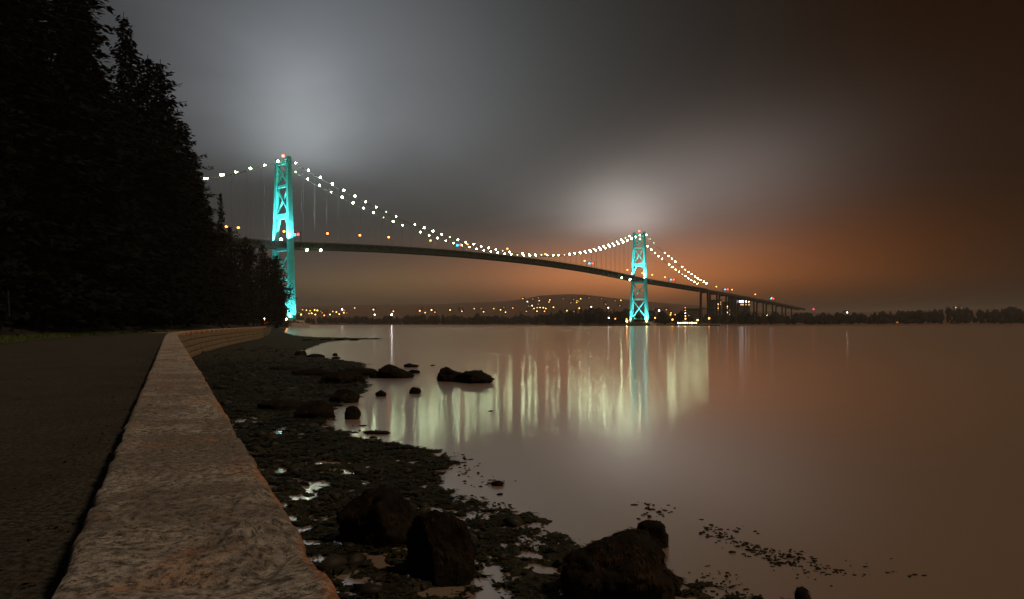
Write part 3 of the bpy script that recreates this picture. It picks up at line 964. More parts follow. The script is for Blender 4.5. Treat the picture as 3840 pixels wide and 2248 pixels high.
# ================================================================== THE BRIDGE
T1 = Vector((-154.9, 462.0, 0)); T2 = Vector((155.7, 836.0, 0))
AX = (T2 - T1).normalized(); SPAN = (T2 - T1).length
NX = Vector((AX.y, -AX.x, 0))                    # towards the right-hand (near) side
bridge = empty('suspension_bridge', T1, 0)
tag(bridge, 'long teal suspension bridge with two floodlit towers and strings of cable lamps', 'bridge')
def B(s, w, z): return AX * s + NX * w + Vector((0, 0, z))        # along, across, up (bridge frame)
SIDE = 187.0
HALF_TOP, HALF_BASE, HTOP, HPIER = 6.6, 10.6, 112.5, 5.0
def deck_z(s):
    if s < 0: return 57.0 + 0.025 * s
    if s > SPAN: return 57.5 - 0.027 * (s - SPAN) - 0.00002 * (s - SPAN) ** 2
    u = s / SPAN
    return 57.0 + 0.5 * u + 4 * 8.2 * u * (1 - u)
def cable_z(s):
    if s < 0:
        u = -s / SIDE; return HTOP + (58.0 - HTOP) * u - 4 * 7.0 * u * (1 - u)
    if s > SPAN:
        u = (s - SPAN) / SIDE; return HTOP + (58.0 - HTOP) * u - 4 * 5.0 * u * (1 - u)
    u = s / SPAN
    return HTOP - 4 * 44.0 * u * (1 - u)
CW = 6.6
# deck and roadway, in lengths
ss = list(np.arange(-230, SPAN + 640, 6.0))
def long_mesh(prof, s0, s1, step=6.0):
    """sweep a closed (w, dz) outline along the deck"""
    S = np.linspace(s0, s1, max(2, int((s1 - s0) / step) + 1)); vv, ff = [], []
    n = len(prof)
    for s in S:
        for w, dz in prof: vv.append(B(s, w, deck_z(s) + dz))
    for i in range(len(S) - 1):
        for k in range(n):
            j = (k + 1) % n
            ff.append((i * n + k, i * n + j, (i + 1) * n + j, (i + 1) * n + k))
    ff2 = [tuple(range(n))[::-1], tuple((len(S) - 1) * n + k for k in range(n))]
    return mesh('deck', vv, ff + ff2)
dk = link('deck', long_mesh([(-5.6, 0), (5.6, 0), (5.6, -0.5), (-5.6, -0.5)], -230, SPAN + 640), 'dark_steel', bridge)
for w in (-6.1, 6.1):
    # stiffening truss: chords, posts and diagonals of one side
    mb = MB(); S = np.arange(-230, SPAN + SIDE, 10.0)
    for k in range(len(S) - 1):
        a, b_ = S[k], S[k + 1]
        za, zb = deck_z(a), deck_z(b_)
        mb.bar(B(a, w, za + 0.1), B(b_, w, zb + 0.1), 0.9, 1.0)
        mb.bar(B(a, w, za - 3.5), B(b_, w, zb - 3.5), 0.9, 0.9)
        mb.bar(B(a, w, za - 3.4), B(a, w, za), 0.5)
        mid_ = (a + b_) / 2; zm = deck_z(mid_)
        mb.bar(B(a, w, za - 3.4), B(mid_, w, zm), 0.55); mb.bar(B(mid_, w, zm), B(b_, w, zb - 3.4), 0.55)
    mb.build('stiffening_truss', 'teal_paint_shaded', bridge)
    # web plate between chords (dense floor steel reads solid from afar)
    link('web', long_mesh([(w * .93, -0.5), (w * .93 + 0.15, -0.5), (w * .93 + 0.15, -3.1), (w * .93, -3.1)], -230, SPAN + SIDE), 'teal_paint_shaded', bridge)
    link('viaduct_girder', long_mesh([(w * .93 - .3, -0.5), (w * .93 + 0.3, -0.5), (w * .93 + 0.3, -3.6), (w * .93 - .3, -3.6)], SPAN + SIDE + 0.5, SPAN + 640), 'dark_steel', bridge)
    # railing
    mb = MB(); S = np.arange(-230, SPAN + 600, 5.0)
    for k in range(len(S) - 1):
        mb.bar(B(S[k], w * 1.02, deck_z(S[k]) + 1.55), B(S[k + 1], w * 1.02, deck_z(S[k + 1]) + 1.55), 0.16)
        mb.bar(B(S[k], w * 1.02, deck_z(S[k]) + 0.5), B(S[k], w * 1.02, deck_z(S[k]) + 1.55), 0.14)
    mb.build('railing', 'cable_steel', bridge)
    # main cable
    S = np.concatenate([np.linspace(-SIDE, 0, 30), np.linspace(0, SPAN, 70)[1:], np.linspace(SPAN, SPAN + SIDE, 30)[1:]])
    MB().tube([B(s, math.copysign(CW, w), cable_z(s)) for s in S], 0.30, 6).build('main_cable', 'cable_steel', bridge)

# suspenders, shared unit rod
rod = MB().tube([(0, 0, 0), (0, 0, 1)], 0.085, 5).data('suspender'); rod.materials.append(MATS['cable_steel'])
for w in (-CW, CW):
    for s in list(np.arange(-170, -5, 10.0)) + list(np.arange(10, SPAN - 5, 10.0)) + list(np.arange(SPAN + 10, SPAN + 175, 10.0)):
        z0, z1 = deck_z(s), cable_z(s)
        if z1 - z0 < 1.5: continue
        o = link('suspender', rod, None, bridge, B(s, w, z0)); o.scale = (1, 1, z1 - z0)

# cable lamps: every one a lantern of its own on the cable
def lantern(matname, r):
    mb = MB().ball((0, 0, 0.9), r, 1)
    me = mb.data('cable_lamp', True); me.materials.append(MATS[matname]); return me
LMP = [lantern('lamp_green_white', 0.64), lantern('lamp_dim', 0.45)]
rl = random.Random(12)
for w in (-CW, CW):
    ph = 4.0 if w < 0 else 5.5
    for s in list(np.arange(-180 + ph, -3, 9.8)) + list(np.arange(ph, SPAN - 2, 9.8)) + list(np.arange(SPAN + ph, SPAN + SIDE - 1, 9.8)):
        q = rl.random()
        if q < 0.08 and s > 0: continue                         # burnt-out lamp
        o = link('cable_lamp', LMP[1] if q < 0.22 else LMP[0], None, bridge, B(s, w, cable_z(s)))
        k_ = rl.uniform(0.7, 1.2); o.scale = (k_, k_, k_)

# towers
def leg_at(sgn, z):
    u = (z - HPIER) / (HTOP - HPIER)
    return sgn * (HALF_BASE + (HALF_TOP - HALF_BASE) * u), 2.3 - 0.8 * u, 1.45 - 0.35 * u   # across, half along, half across
flood_mesh = MB().box(-0.6, 0.6, -0.5, 0.5, 0, 0.9).data('floodlight'); flood_mesh.materials.append(MATS['lamp_cold'])
flood_side = MB().box(-0.35, 0.35, -0.35, 0.35, 0, 0.5).data('floodlight'); flood_side.materials.append(MATS['lamp_white_far'])
foot_mesh = MB().ball((0, 0, 0.4), 0.85, 1).data('foot_lamp'); foot_mesh.materials.append(MATS['lamp_orange_bright'])
def spot(name, loc, aim, power, cone, parent, c=(0.80, 1.0, 0.98), blend=0.6):
    d = bpy.data.lights.new(name, 'SPOT'); d.energy = power; d.spot_size = R(cone); d.spot_blend = blend
    d.color = c; d.shadow_soft_size = 0.6
    o = bpy.data.objects.new(name, d); C.objects.link(o); o.parent = parent
    o.location = loc; o.rotation_euler = (Vector(aim) - Vector(loc)).to_track_quat('-Z', 'Y').to_euler()
    return o


def tower(s, label):
    def cross(z, hh, ww=1.6):
        a, _, _ = leg_at(1, z); return MB().bar(B(s, -a, z), B(s, a, z), ww, hh)
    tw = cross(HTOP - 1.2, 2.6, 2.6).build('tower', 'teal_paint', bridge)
    tw['label'] = label
    for z, hh, ww in ((95.5, 1.8, 1.6), (75.0, 3.4, 2.0), (53.0, 2.6, 2.4), (32.5, 1.8, 1.6), (8.5, 1.6, 1.6)):
        cross(z, hh, ww).build('cross_strut', 'teal_paint', tw)
    for sg in (-1, 1):
        L = MB(); zs = list(np.linspace(HPIER, HTOP, 12))
        for k in range(len(zs) - 1):
            ra, rb = [], []
            for z, rr in ((zs[k], ra), (zs[k + 1], rb)):
                c_, ha, hw = leg_at(sg, z)
                for x_, y_ in ((-1, -1), (1, -1), (1, 1), (-1, 1)): rr.append(B(s + ha * x_, c_ + hw * y_, z))
            L.quad_solid(ra, rb)
        lg = L.build('leg', 'teal_paint', tw)
        c_, _, _ = leg_at(sg, HPIER)
        # saddle on top
        MB().quad_solid([B(s + x_ * 2.2, sg * HALF_TOP + y_ * 1.3, HTOP) for x_, y_ in ((-1, -1), (1, -1), (1, 1), (-1, 1))],
                        [B(s + x_ * 1.0, sg * HALF_TOP + y_ * 0.8, HTOP + 2.4) for x_, y_ in ((-1, -1), (1, -1), (1, 1), (-1, 1))]).build('saddle', 'teal_paint', tw)
        # portal haunch
        a, _, _ = leg_at(1, 70)
        MB().bar(B(s, sg * (a - .5), 65.5), B(s, sg * (a - 4.6), 74.0), 1.5, 1.2).build('haunch', 'teal_paint', tw)
    for z0, z1 in ((9.5, 32), (33.5, 51.5), (77, 94.8), (96.4, 109.5)):
        for sg in (-1, 1):
            a0, _, _ = leg_at(1, z0); a1, _, _ = leg_at(1, z1)
            MB().bar(B(s + 0.25 * sg, -sg * (a0 - .6), z0), B(s + 0.25 * sg, sg * (a1 - .6), z1), 0.9, 1.15).build('brace', 'teal_paint', tw)
    # pier
    P_ = MB()
    for z0, z1, e in ((-3, 2.6, 1.25), (2.6, HPIER, 1.0)):
        P_.quad_solid([B(s + x_ * 6.5 * e, y_ * 15.5 * e, z0) for x_, y_ in ((-1, -1), (1, -1), (1, 1), (-1, 1))],
                      [B(s + x_ * 6.2 * e, y_ * 15.0 * e, z1) for x_, y_ in ((-1, -1), (1, -1), (1, 1), (-1, 1))])
    P_.build('pier', 'concrete', tw)
    # obstruction beacon
    MB().tube([B(s, 0, HTOP), B(s, 0, HTOP + 3.2)], 0.15, 5).build('beacon_mast', 'dark_steel', tw)
    MB().ball(B(s, 0, HTOP + 3.6), 1.0, 1).build('beacon', 'lamp_red', tw)
    return tw


tw1 = tower(0.0, 'near tower, brightly floodlit')
tw2 = tower(SPAN, 'far tower, floodlit teal')
for tw, s, k in ((tw1, 0.0, 1.0), (tw2, SPAN, 1.0)):
    for sg in (-1, 1):
        a, _, _ = leg_at(1, 58)
        # deck floods shining up the legs
        spot('deck_flood', B(s - 5.5, sg * (a + 3.2), 58.0), B(s, sg * (a - 0.2), 68), (120000 if sg > 0 else 70000) * 1.35 * k, 84, tw)
        spot('deck_flood', B(s - 3.8, sg * (a - 4.4), 58.5), B(s, sg * (a - 6.0), 82), 55000 * 1.35 * k, 70, tw)
        spot('deck_flood', B(s - 16, sg * (a + 1.5), 58.5), B(s, sg * (a - 1.0), 84), 80000 * 1.35 * k, 30, tw)
        a, _, _ = leg_at(1, 6)
        spot('base_flood', B(s - 5.5, sg * (a + 3.4), 5.5), B(s, sg * (a - 0.2), 16), (170000 if sg > 0 else 70000) * 1.35 * k, 84, tw)
        spot('base_flood', B(s - 5.0, sg * (a - 4.0), 5.5), B(s, sg * (a - 7.5), 28), 70000 * k, 76, tw)
        if s == 0 or True:
            fm = flood_mesh if s == 0 else flood_side
            link('floodlight', fm, None, tw, B(s - 9, sg * (leg_at(1, 58)[0] + 3.5), deck_z(s) + 0.4))
        link('foot_lamp', foot_mesh, None, tw, B(s - 6.0, sg * (leg_at(1, 6)[0] + 3.0), 5.2))

# lamps under the deck edge
ud = MB().ball((0, 0, 0), 0.8, 1).data('under_deck_lamp'); ud.materials.append(MATS['lamp_green_white'])
for s in (14, 25, SPAN - 53, SPAN - 34):
    link('under_deck_lamp', ud, None, bridge, B(s, 6.9, deck_z(s) - 4.9))

# roadway lamps (orange) and lane signals
lp_post = MB().tube([(0, 0, 0), (0, 0, 7), (0.5, 0, 8.2), (1.6, 0, 8.6)], [0.16, 0.12, 0.1, 0.08], 5).data('lamp_post'); lp_post.materials.append(MATS['cable_steel'])
lp_head = MB().ball((1.7, 0, 8.4), (1.0, 0.9, 0.7), 1).data('lamp_head'); lp_head.materials.append(MATS['lamp_orange'])
for s in (-38, -30, 3, 38, 67, 95, 140, 185, 240, 300, 372, SPAN - 22, SPAN + 14, SPAN + 40, SPAN + 75, SPAN + 240, SPAN + 300, SPAN + 400, SPAN + 480):
    a_ = math.atan2(NX.y, NX.x)
    po = link('lamp_post', lp_post, None, bridge, B(s, -5.4, deck_z(s))); po.rotation_euler = (0, 0, a_)
    link('lamp_head', lp_head, None, po)
gan = MB().tube([(0, -5.2, 0), (0, -5.2, 7.4)], 0.2, 5).tube([(0, 5.2, 0), (0, 5.2, 7.4)], 0.2, 5).bar((0, -5.4, 7.2), (0, 5.4, 7.2), 0.5, 0.6).data('signal_gantry'); gan.materials.append(MATS['dark_steel'])
srd = MB().box(-0.35, 0.05, -3.6, -1.6, 5.3, 7.0).data('red_signal'); srd.materials.append(MATS['signal_red'])
sbl = MB().box(-0.35, 0.05, 0.4, 2.6, 5.3, 7.0).data('blue_signal'); sbl.materials.append(MATS['signal_blue'])
for s in (10, 170, SPAN - 108, SPAN + 88, SPAN + 268, SPAN + 470):
    go = link('signal_gantry', gan, None, bridge, B(s, 0, deck_z(s))); go.rotation_euler = (0, 0, math.atan2(AX.y, AX.x))
    rr = link('red_signal', srd, None, go); bb = link('blue_signal', sbl, None, go)
    # the panels sit along the gantry beam, red left of blue as seen from the shore
    rr.location = (0, 0, 0)
    if s < 100: bb.location = (0, 0, 0)

# viaduct bents on the far side
for s in (SPAN + SIDE + 2, SPAN + SIDE + 34, SPAN + SIDE + 68, SPAN + SIDE + 104, SPAN + SIDE + 142, SPAN + SIDE + 182, SPAN + SIDE + 225, SPAN + SIDE + 270, SPAN + SIDE + 320, SPAN + SIDE + 372):
    mb = MB(); zt = deck_z(s) - 3.7
    for w in (-5.2, 5.2): mb.bar(B(s, w * 1.15, 0), B(s, w, zt), 2.0 if s > SPAN + SIDE + 5 else 3.4, 2.0)
    mb.bar(B(s, -6, zt - .8), B(s, 6, zt - .8), 1.4, 1.4); mb.bar(B(s, -6.2, zt * .5), B(s, 6.2, zt * .5), 1.0, 1.0)
    mb.build('viaduct_bent', 'dark_steel', bridge)

# ================================================================== FAR SHORE
def far_shore_y(x):
    return float(np.interp(x, [-2500, -350, -150, 40, 110, 260, 450, 800, 1500, 4000], [1750, 1500, 1420, 1330, 905, 880, 960, 1060, 1150, 1300]))
def far_h(x, y):
    ys_ = far_shore_y(x); d = y - ys_
    if d < 0: return -1.0
    az_ = x / y
    hill = 165 * np.interp(d, [0, 250, 600, 1100, 1800, 3000], [0.0, 0.02, 0.14, 0.45, 0.85, 1.1])
    hill *= np.interp(az_, [-0.5, -0.35, -0.1, 0.1, 0.22, 0.36, 0.5, 0.8], [0.75, 0.62, 0.70, 0.85, 0.62, 0.40, 0.32, 0.42])
    hill += np.interp(az_, [0.38, 0.52, 0.64, 0.9], [0, 4, 15, 24]) * np.interp(d, [0, 60, 300], [0, 0.35, 1])
    return 1.6 + hill + 6 * noise.noise(Vector((x * 0.004, y * 0.004, 0))) * min(1, d / 300)
xs_ = np.linspace(-2600, 4200, 150); ds_ = [0, 2, 12, 60, 140, 260, 420, 620, 860, 1150, 1500, 1950, 2600, 3600, 6000]
vv, ff = [], []
for x in xs_:
    ys0 = far_shore_y(x)
    for d in ds_:
        vv.append((x * (1 + d / 6000), ys0 + d, far_h(x * (1 + d / 6000), ys0 + d) if d > 0 else -1))
nd = len(ds_)
for i in range(len(xs_) - 1):
    for k in range(nd - 1):
        a = i * nd + k; ff.append((a, a + nd, a + nd + 1, a + 1))
link('far_shore', fast_mesh('far_shore', vv, ff, True), 'far_land')['kind'] = 'structure'

# far woods: a mass of trees reading as one dark band
rt = random.Random(9); vv, ff = [], []
def far_tree(x, y, z, H, conif):
    i = len(vv); n = 6; a0 = rt.uniform(0, 6.28)
    tiers = ((0.12, 0.20), (0.30, 0.17), (0.32, 0.19), (0.58, 0.11), (0.60, 0.13), (1.0, 0.01)) if conif else ((0.08, 0.10), (0.22, 0.34), (0.5, 0.42), (0.8, 0.30), (0.97, 0.08), (1.0, 0.01))
    for u, rr in tiers:
        for k in range(n):
            a = a0 + 6.283 * k / n; q = rr * H * rt.uniform(0.65, 1.3)
            vv.append((x + q * math.cos(a), y + q * math.sin(a), z + u * H + rt.uniform(-.03, .03) * H))
    for t_ in range(len(tiers) - 1):
        for k in range(n):
            j = (k + 1) % n
            ff.append((i + t_ * n + k, i + t_ * n + j, i + (t_ + 1) * n + j, i + (t_ + 1) * n + k))
for _ in range(2000):
    sl = rt.uniform(-0.46, 0.86)
    d = 10 + 420 * rt.random() ** 1.8
    y = 1000
    for _k in range(6): y = far_shore_y(sl * y) + d
    x = sl * y
    if 0.185 < sl < 0.43 and d < 220 and rt.random() < .9: continue
    if -0.32 < sl < -0.215 and d < 140 and rt.random() < .75: continue
    H = rt.uniform(9, 19) if d < 300 else rt.uniform(12, 22)
    if sl > 0.40: H *= 0.85
    far_tree(x, y, far_h(x, y) - 1, H, rt.random() < 0.55)
tag(link('far_woods', fast_mesh('far_woods', vv, ff), 'far_foliage'), 'dark band of woods along the far shore and hillside', 'trees', kind='stuff')

# houses and street lamps with lights on the far shore
def ground_hit(dx, dy, up=4.0):
    """where a light seen in that direction can stand on the far land"""
    sl, sz = slope_x(dx), slope_z(dy)
    y, best, yb = 850.0, -9, 1500.0
    while y < 4200:
        if y > far_shore_y(sl * y) + 3:
            e_ = (far_h(sl * y, y) + up - CAM_Z) / y
            if e_ > best: best, yb = e_, y
            if e_ >= sz: break
        y += 8
    if y >= 4200: y = yb
    zg = max(far_h(sl * y, y), 0.5)
    return sl * y, y, zg, min(CAM_Z + sz * y, zg + up + 1.5)


def lit_house(dx, dy, wm, size=1.0):
    x, y, zg, zl = ground_hit(dx, dy)
    k = y / 1500 * size * (0.6 if dy < 761 else 1.0)
    o = empty('house', (x, y, zg - 0.5), rt.uniform(-0.25, 0.25))
    hue = {'window_gold': 'golden', 'window_warm': 'warm yellow', 'window_orange': 'orange', 'window_white': 'white', 'window_dimmer': 'faint'}[wm]
    place = ('in the cluster right of the near tower' if dx < 900 else 'on the low shore under the middle of the span' if dx < 1200 else
             'on the hillside left of the far tower' if dx < 1540 else 'behind the wharf by the far tower' if dx < 1800 else
             'along the low right-hand shore' if dx < 2200 else 'high among the trees at far right')
    tag(o, 'tiny house with ' + hue + ' window ' + place, 'house', hue + ' lit houses ' + place)
    hz = min(max(zl - zg + 2.2, 4.5), 8.0)
    W, D = 5.5 * k, 5 * k
    MB().box(-W, W, 0, 2 * D, 0, hz).build('wall', 'far_wall', o)
    i = MB(); i.V = [(-W - .6, -.6, hz), (W + .6, -.6, hz), (W + .6, 2 * D + .6, hz), (-W - .6, 2 * D + .6, hz), (-W - .6, D, hz + 3.6 * k), (W + .6, D, hz + 3.6 * k)]
    i.F = [(0, 1, 5, 4), (2, 3, 4, 5), (0, 4, 3), (1, 2, 5), (3, 2, 1, 0)]
    i.build('roof', 'far_roof', o)
    zc = min(zl - zg + 0.5, hz - 2.5); s_ = 1.25 * k * rt.uniform(0.85, 1.15)
    s_ = max(s_, 1.15)
    MB().box(-s_, s_, -0.25, -0.02, zc - s_ * .9, zc + s_ * .9).build('window', wm, o)
    return o
def far_lamp(dx, dy, mname, r=1.2, label=None, group=None, up=9.0):
    x, y, zg, zl = ground_hit(dx, dy, up)
    k = y / 1300
    o = empty('street_lamp', (x, y, zg - 0.5))
    tag(o, label or 'distant street lamp glowing on the dark far shore', 'street lamp', None if label else (group or 'street lamps on the far shore'))
    hz = min(max(zl - zg + 0.5, 3.0), 16)
    MB().tube([(0, 0, 0), (0, 0, hz)], 0.2, 5).build('post', 'dark_steel', o)
    MB().ball((0, 0, hz), r * k, 1).build('lamp_head', mname, o)
    return o


for dx, dy, wm in [(737, 770, 'window_gold'), (741, 774, 'window_gold'), (763, 766, 'window_gold'), (767, 771, 'window_gold'), (776, 774, 'window_warm'), (781, 764, 'window_gold'),
                   (793, 771, 'window_orange'), (798, 776, 'window_orange'), (812, 774, 'window_warm'), (835, 773, 'window_warm'), (828, 768, 'window_orange'),
                   (775, 763, 'window_gold'), (790, 767, 'window_gold'), (873, 758, 'window_warm'), (919, 762, 'window_warm'), (968, 766, 'window_orange'),
                   (1033, 765, 'window_orange'), (1037, 760, 'window_dimmer'), (1062, 763, 'window_warm'), (1135, 762, 'window_dimmer'), (1167, 760, 'window_warm'), (1184, 759, 'window_dimmer'),
                   (1240, 756, 'window_dimmer'), (1262, 758, 'window_orange'), (1287, 735, 'window_orange'), (1298, 742, 'window_white'), (1310, 752, 'window_white'), (1322, 757, 'window_orange'),
                   (1337, 757, 'window_gold'), (1343, 759, 'window_gold'), (1353, 738, 'window_gold'), (1351, 743, 'window_orange'), (1362, 756, 'window_gold'), (1386, 735, 'window_dimmer'),
                   (1405, 745, 'window_dimmer'), (1429, 735, 'window_gold'), (1449, 733, 'window_dimmer'), (1455, 755, 'window_white'), (1489, 746, 'window_dimmer'), (1497, 757, 'window_white'),
                   (1514, 740, 'window_dimmer'), (1525, 752, 'window_dimmer'), (1325, 733, 'window_dimmer'), (1311, 736, 'window_dimmer'), (1412, 737, 'window_dimmer'), (1480, 735, 'window_dimmer'),
                   (1640, 762, 'window_dimmer'), (1622, 764, 'window_white'), (1765, 752, 'window_orange'), (1772, 758, 'window_warm'),
                   (2030, 787, 'window_orange'), (2095, 788, 'window_dimmer'), (2115, 788, 'window_dimmer'), (1998, 786, 'window_white'), (1932, 784, 'window_warm'), (1937, 788, 'window_dimmer'),
                   (2335, 742, 'window_warm'), (2352, 738, 'window_warm'), (2366, 740, 'window_dimmer'), (2085, 769, 'window_white')]:
    lit_house(dx, dy, wm)
rx = random.Random(77)
extra = [(rx.uniform(1275, 1545), rx.uniform(737, 772)) for _ in range(26)] + [(rx.uniform(1605, 1760), rx.uniform(768, 788)) for _ in range(16)] + \
        [(rx.uniform(1900, 2250), rx.uniform(781, 789)) for _ in range(10)] + [(rx.uniform(735, 870), rx.uniform(762, 778)) for _ in range(8)] + [(rx.uniform(1000, 1280), rx.uniform(757, 770)) for _ in range(8)]
for dx, dy in extra:
    lit_house(dx, dy, rx.choice(['window_orange', 'window_orange', 'window_dimmer', 'window_gold', 'window_warm']), rx.uniform(0.5, 0.85))
far_lamp(964, 775, 'lamp_white_far', 1.6, 'brightest cold white lamp on the left far shore, with a reflection below')
far_lamp(922, 775, 'window_bright', 1.3, 'white lamp just left of the brightest shore lamp')
far_lamp(747, 786, 'window_bright', 1.0, 'white lamp low at the waterline right of the near tower foot')
far_lamp(843, 787, 'window_white', 1.0, 'pale lamp at the waterline below the brightest house cluster')
far_lamp(842, 762, 'window_bright', 1.5, 'bright warm lamp over the house cluster right of the near tower')
far_lamp(846, 770, 'lamp_orange', 1.3)
far_lamp(1498, 783, 'window_bright', 1.1, 'white shore lamp left of the far tower')
far_lamp(1514, 785, 'window_orange', 1.2)
far_lamp(1640, 778, 'lamp_orange', 1.2)
far_lamp(1650, 775, 'window_orange', 1.2)
far_lamp(1655, 787, 'lamp_orange', 1.7)
far_lamp(1662, 775, 'lamp_orange', 1.2)
far_lamp(1712, 781, 'lamp_orange', 1.4)
far_lamp(1612, 783, 'lamp_orange', 1.4)
far_lamp(1542, 786, 'lamp_orange', 1.4)
far_lamp(1848, 779, 'lamp_orange', 1.2)
far_lamp(1669, 780, 'window_orange', 1.2)
far_lamp(1745, 784, 'lamp_orange', 1.9, 'warm lamp at the right end of the lit wharf')
far_lamp(1820, 778, 'window_bright', 1.5, 'bright lamp at the foot of the lit tower block')
far_lamp(1832, 780, 'window_gold', 1.5)
far_lamp(1781, 776, 'window_warm', 1.1)
far_lamp(1885, 776, 'lamp_orange_bright', 2.0, 'strong orange lamp alone right of the tower block')
far_lamp(2002, 752, 'lamp_magenta', 1.6, 'small crimson lamp right of the bridge end')
far_lamp(2200, 779, 'window_white', 0.9, 'pale lamp above the orange quay strip at right')

# tower block beyond the viaduct
def block(dx0, dx1, dytop, Y, label, lit):
    x0, x1 = slope_x(dx0) * Y, slope_x(dx1) * Y; zt = CAM_Z + slope_z(dytop) * Y
    o = empty('tower_block', ((x0 + x1) / 2, Y, 0)); tag(o, label, 'building')
    W = (x1 - x0) / 2
    MB().box(-W, W, 0, 22, 0, zt).build('wall', 'far_wall', o)
    MB().box(-W - .5, W + .5, -.5, 22.5, zt, zt + 1.5).build('roof', 'far_roof', o)
    fl = int(zt / 3.6); nc = max(3, int(W * 2 / 5))
    for f_ in range(1, fl):
        for c_ in range(nc):
            if rt.random() > lit: continue
            cx = -W + (c_ + .5) * 2 * W / nc
            MB().box(cx - 1.4, cx + 1.4, -0.3, -0.05, f_ * 3.6 + .4, f_ * 3.6 + 2.5).build('window', rt.choice(['window_dimmer', 'window_dimmer', 'window_warm']), o)
    return o, W, zt
tb_, W, zt = block(1806, 1846, 735, 1190, 'dark tower block under the viaduct with a bright white top storey', 0.16)
MB().box(-W * .6, W * .75, -0.6, -0.1, zt - 7.2, zt - 3.6).build('lit_storey', 'window_storey', tb_)
MB().box(-W * .2, W * .95, -0.6, -0.1, zt - 12, zt - 9.6).build('lit_storey', 'window_dimmer', tb_)
MB().box(-W * .5, W * .4, -0.6, -0.1, zt - 30, zt - 28).build('lit_storey', 'window_dimmer', tb_)
block(1757, 1775, 740, 1220, 'slim dark block with a few lit windows, left of the brighter tower block', 0.25)
block(1786, 1802, 745, 1240, 'narrow dark block between the viaduct legs', 0.3)
block(1690, 1728, 762, 1150, 'low dark building behind the lit wharf', 0.05)

# working vessel at the wharf, brightly lit, with a mast
Yv = 872
vx = slope_x(1690) * Yv
ves = empty('work_boat', (vx, Yv, 0)); tag(ves, 'brightly lit work boat with a tall mast moored right of the far tower', 'boat')
hl = MB(); L_ = 15
hl.V = [(-L_, -3.4, 2.4), (L_ * .75, -3.4, 2.4), (L_, 0, 3.2), (L_ * .75, 3.4, 2.4), (-L_, 3.4, 2.4), (-L_ * .95, -2.4, -.6), (L_ * .7, -2.4, -.6), (L_ * .9, 0, -.6), (L_ * .7, 2.4, -.6), (-L_ * .95, 2.4, -.6)]
hl.F = [(0, 1, 2, 3, 4), (9, 8, 7, 6, 5)] + [(k, (k + 5), (k + 1) % 5 + 5, (k + 1) % 5) for k in range(5)]
hl.build('hull', 'dark_steel', ves)
MB().box(-6, 4, -2.2, 2.2, 2.5, 5.2).build('cabin', 'far_wall', ves)
MB().box(-5.4, -0.5, -2.0, 2.0, 5.2, 7.4).build('wheelhouse', 'far_wall', ves)
for k in range(9):
    MB().box(-12 + k * 2.8, -10.6 + k * 2.8, -3.7, -3.45, 2.8, 4.4).build('deck_light', 'window_warm' if k % 3 else 'window_bright', ves)
MB().tube([(-2, 0, 7.4), (-2.6, 0, 24)], [0.3, 0.12], 6).build('mast', 'dark_steel', ves)
for k, (z, mm, r__) in enumerate(((9, 'window_warm', .9), (12.5, 'window_warm', .7), (16, 'window_white', .6), (19.5, 'window_orange', .6), (23, 'lamp_red', .45))):
    MB().ball((-2.1 - z * .02 + .5, -.6, z), r__, 1).build('mast_lamp', mm, ves)

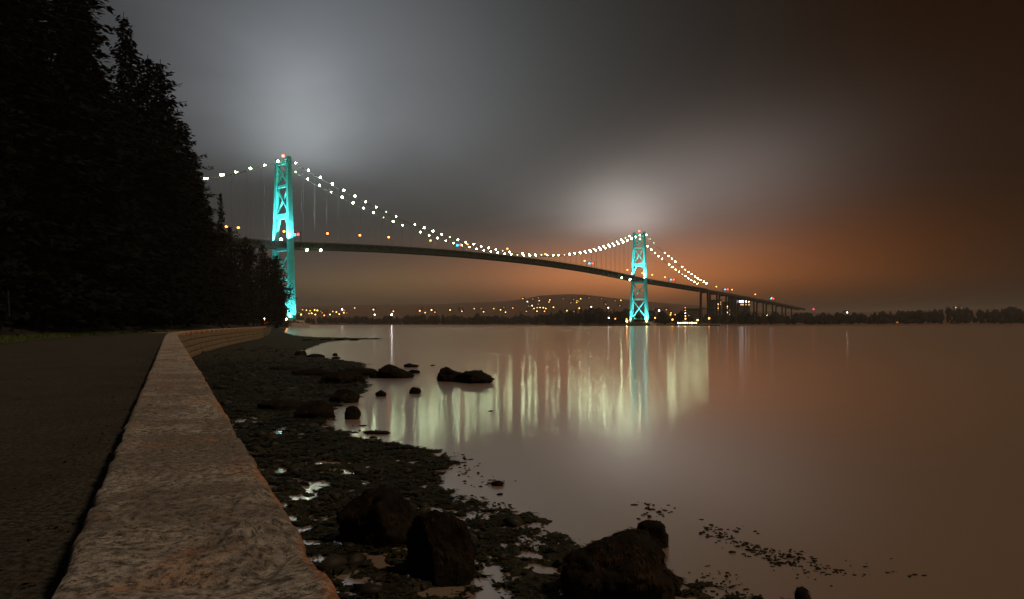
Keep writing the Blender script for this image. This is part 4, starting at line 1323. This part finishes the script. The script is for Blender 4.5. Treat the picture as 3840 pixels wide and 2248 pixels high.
def low_boat(dx0, dx1, dy, Y, label, lm='window_white'):
    x0, x1 = slope_x(dx0) * Y, slope_x(dx1) * Y; L = (x1 - x0) / 2
    o = empty('moored_boat', ((x0 + x1) / 2, Y, 0)); tag(o, label, 'boat')
    b_ = MB(); b_.quad_solid([(-L * .9, -1.6, -.4), (L * .8, -1.6, -.4), (L * .8, 1.6, -.4), (-L * .9, 1.6, -.4)], [(-L, -2.2, 1.8), (L, -2.2, 2.2), (L, 2.2, 2.2), (-L, 2.2, 1.8)]); b_.build('hull', 'white_hull', o)
    MB().box(-L * .55, L * .35, -1.5, 1.5, 2.0, 4.2).build('cabin', 'white_hull', o)
    for k in range(3): MB().box(-L * .5 + k * L * .28, -L * .36 + k * L * .28, -1.75, -1.55, 2.6, 3.6).build('window', lm, o)
    MB().tube([(-L * .1, 0, 4.2), (-L * .1, 0, 9)], 0.12, 5).build('mast', 'dark_steel', o)
low_boat(1420, 1450, 791, 1060, 'white moored boat at the waterline left of the far tower')
low_boat(1458, 1482, 791, 1060, 'smaller moored boat between the white boat and the far tower', 'window_dimmer')

# wharf under the boat and orange-lit quay on the right
wh = empty('wharf', (slope_x(1725) * 884, 884, 0)); tag(wh, 'low dark wharf behind the lit work boat', 'wharf')
MB().box(-26, 26, 0, 5, 1.2, 2.6).build('deck', 'concrete', wh)
for k in range(9): MB().tube([(-24 + k * 6, 2, -2), (-24 + k * 6, 2, 1.2)], .5, 6).build('pile', 'dark_steel', wh)
q = at(2185, 788, 1180)
qu = empty('quay_shed', (q.x, 1110, 0)); tag(qu, 'long low quay shed lit by a strip of orange lights at right', 'building')
MB().box(-26, 26, 2, 14, 0, 9).build('wall', 'far_wall', qu); MB().box(-27, 27, 1.2, 15, 9, 10).build('roof', 'far_roof', qu)
for k in range(12):
    if k in (2,): continue
    MB().box(-24 + k * 4, -21.2 + k * 4, 1.6, 1.95, 5.0, 6.6).build('light_strip', 'quay_orange', qu)

# ------------------------------------------------------------------ haze: the damp air over the water
hz = MB().box(-3900, 4600, -45, 9500, -6, 124).build('haze', None)
hm = bpy.data.materials.new('haze'); hm.use_nodes = True; hm.node_tree.nodes.clear()
hg = G(hm.node_tree); ho = hg.n('ShaderNodeOutputMaterial'); hv = hg.n('ShaderNodeVolumePrincipled')
hv.inputs['Color'].default_value = (0.92, 0.90, 0.88, 1); hv.inputs['Density'].default_value = HAZE
hm.node_tree.links.new(hv.outputs[0], ho.inputs['Volume'])
hz.data.materials.append(hm)
tag(hz, 'thin damp night haze over the water', 'haze', kind='stuff')
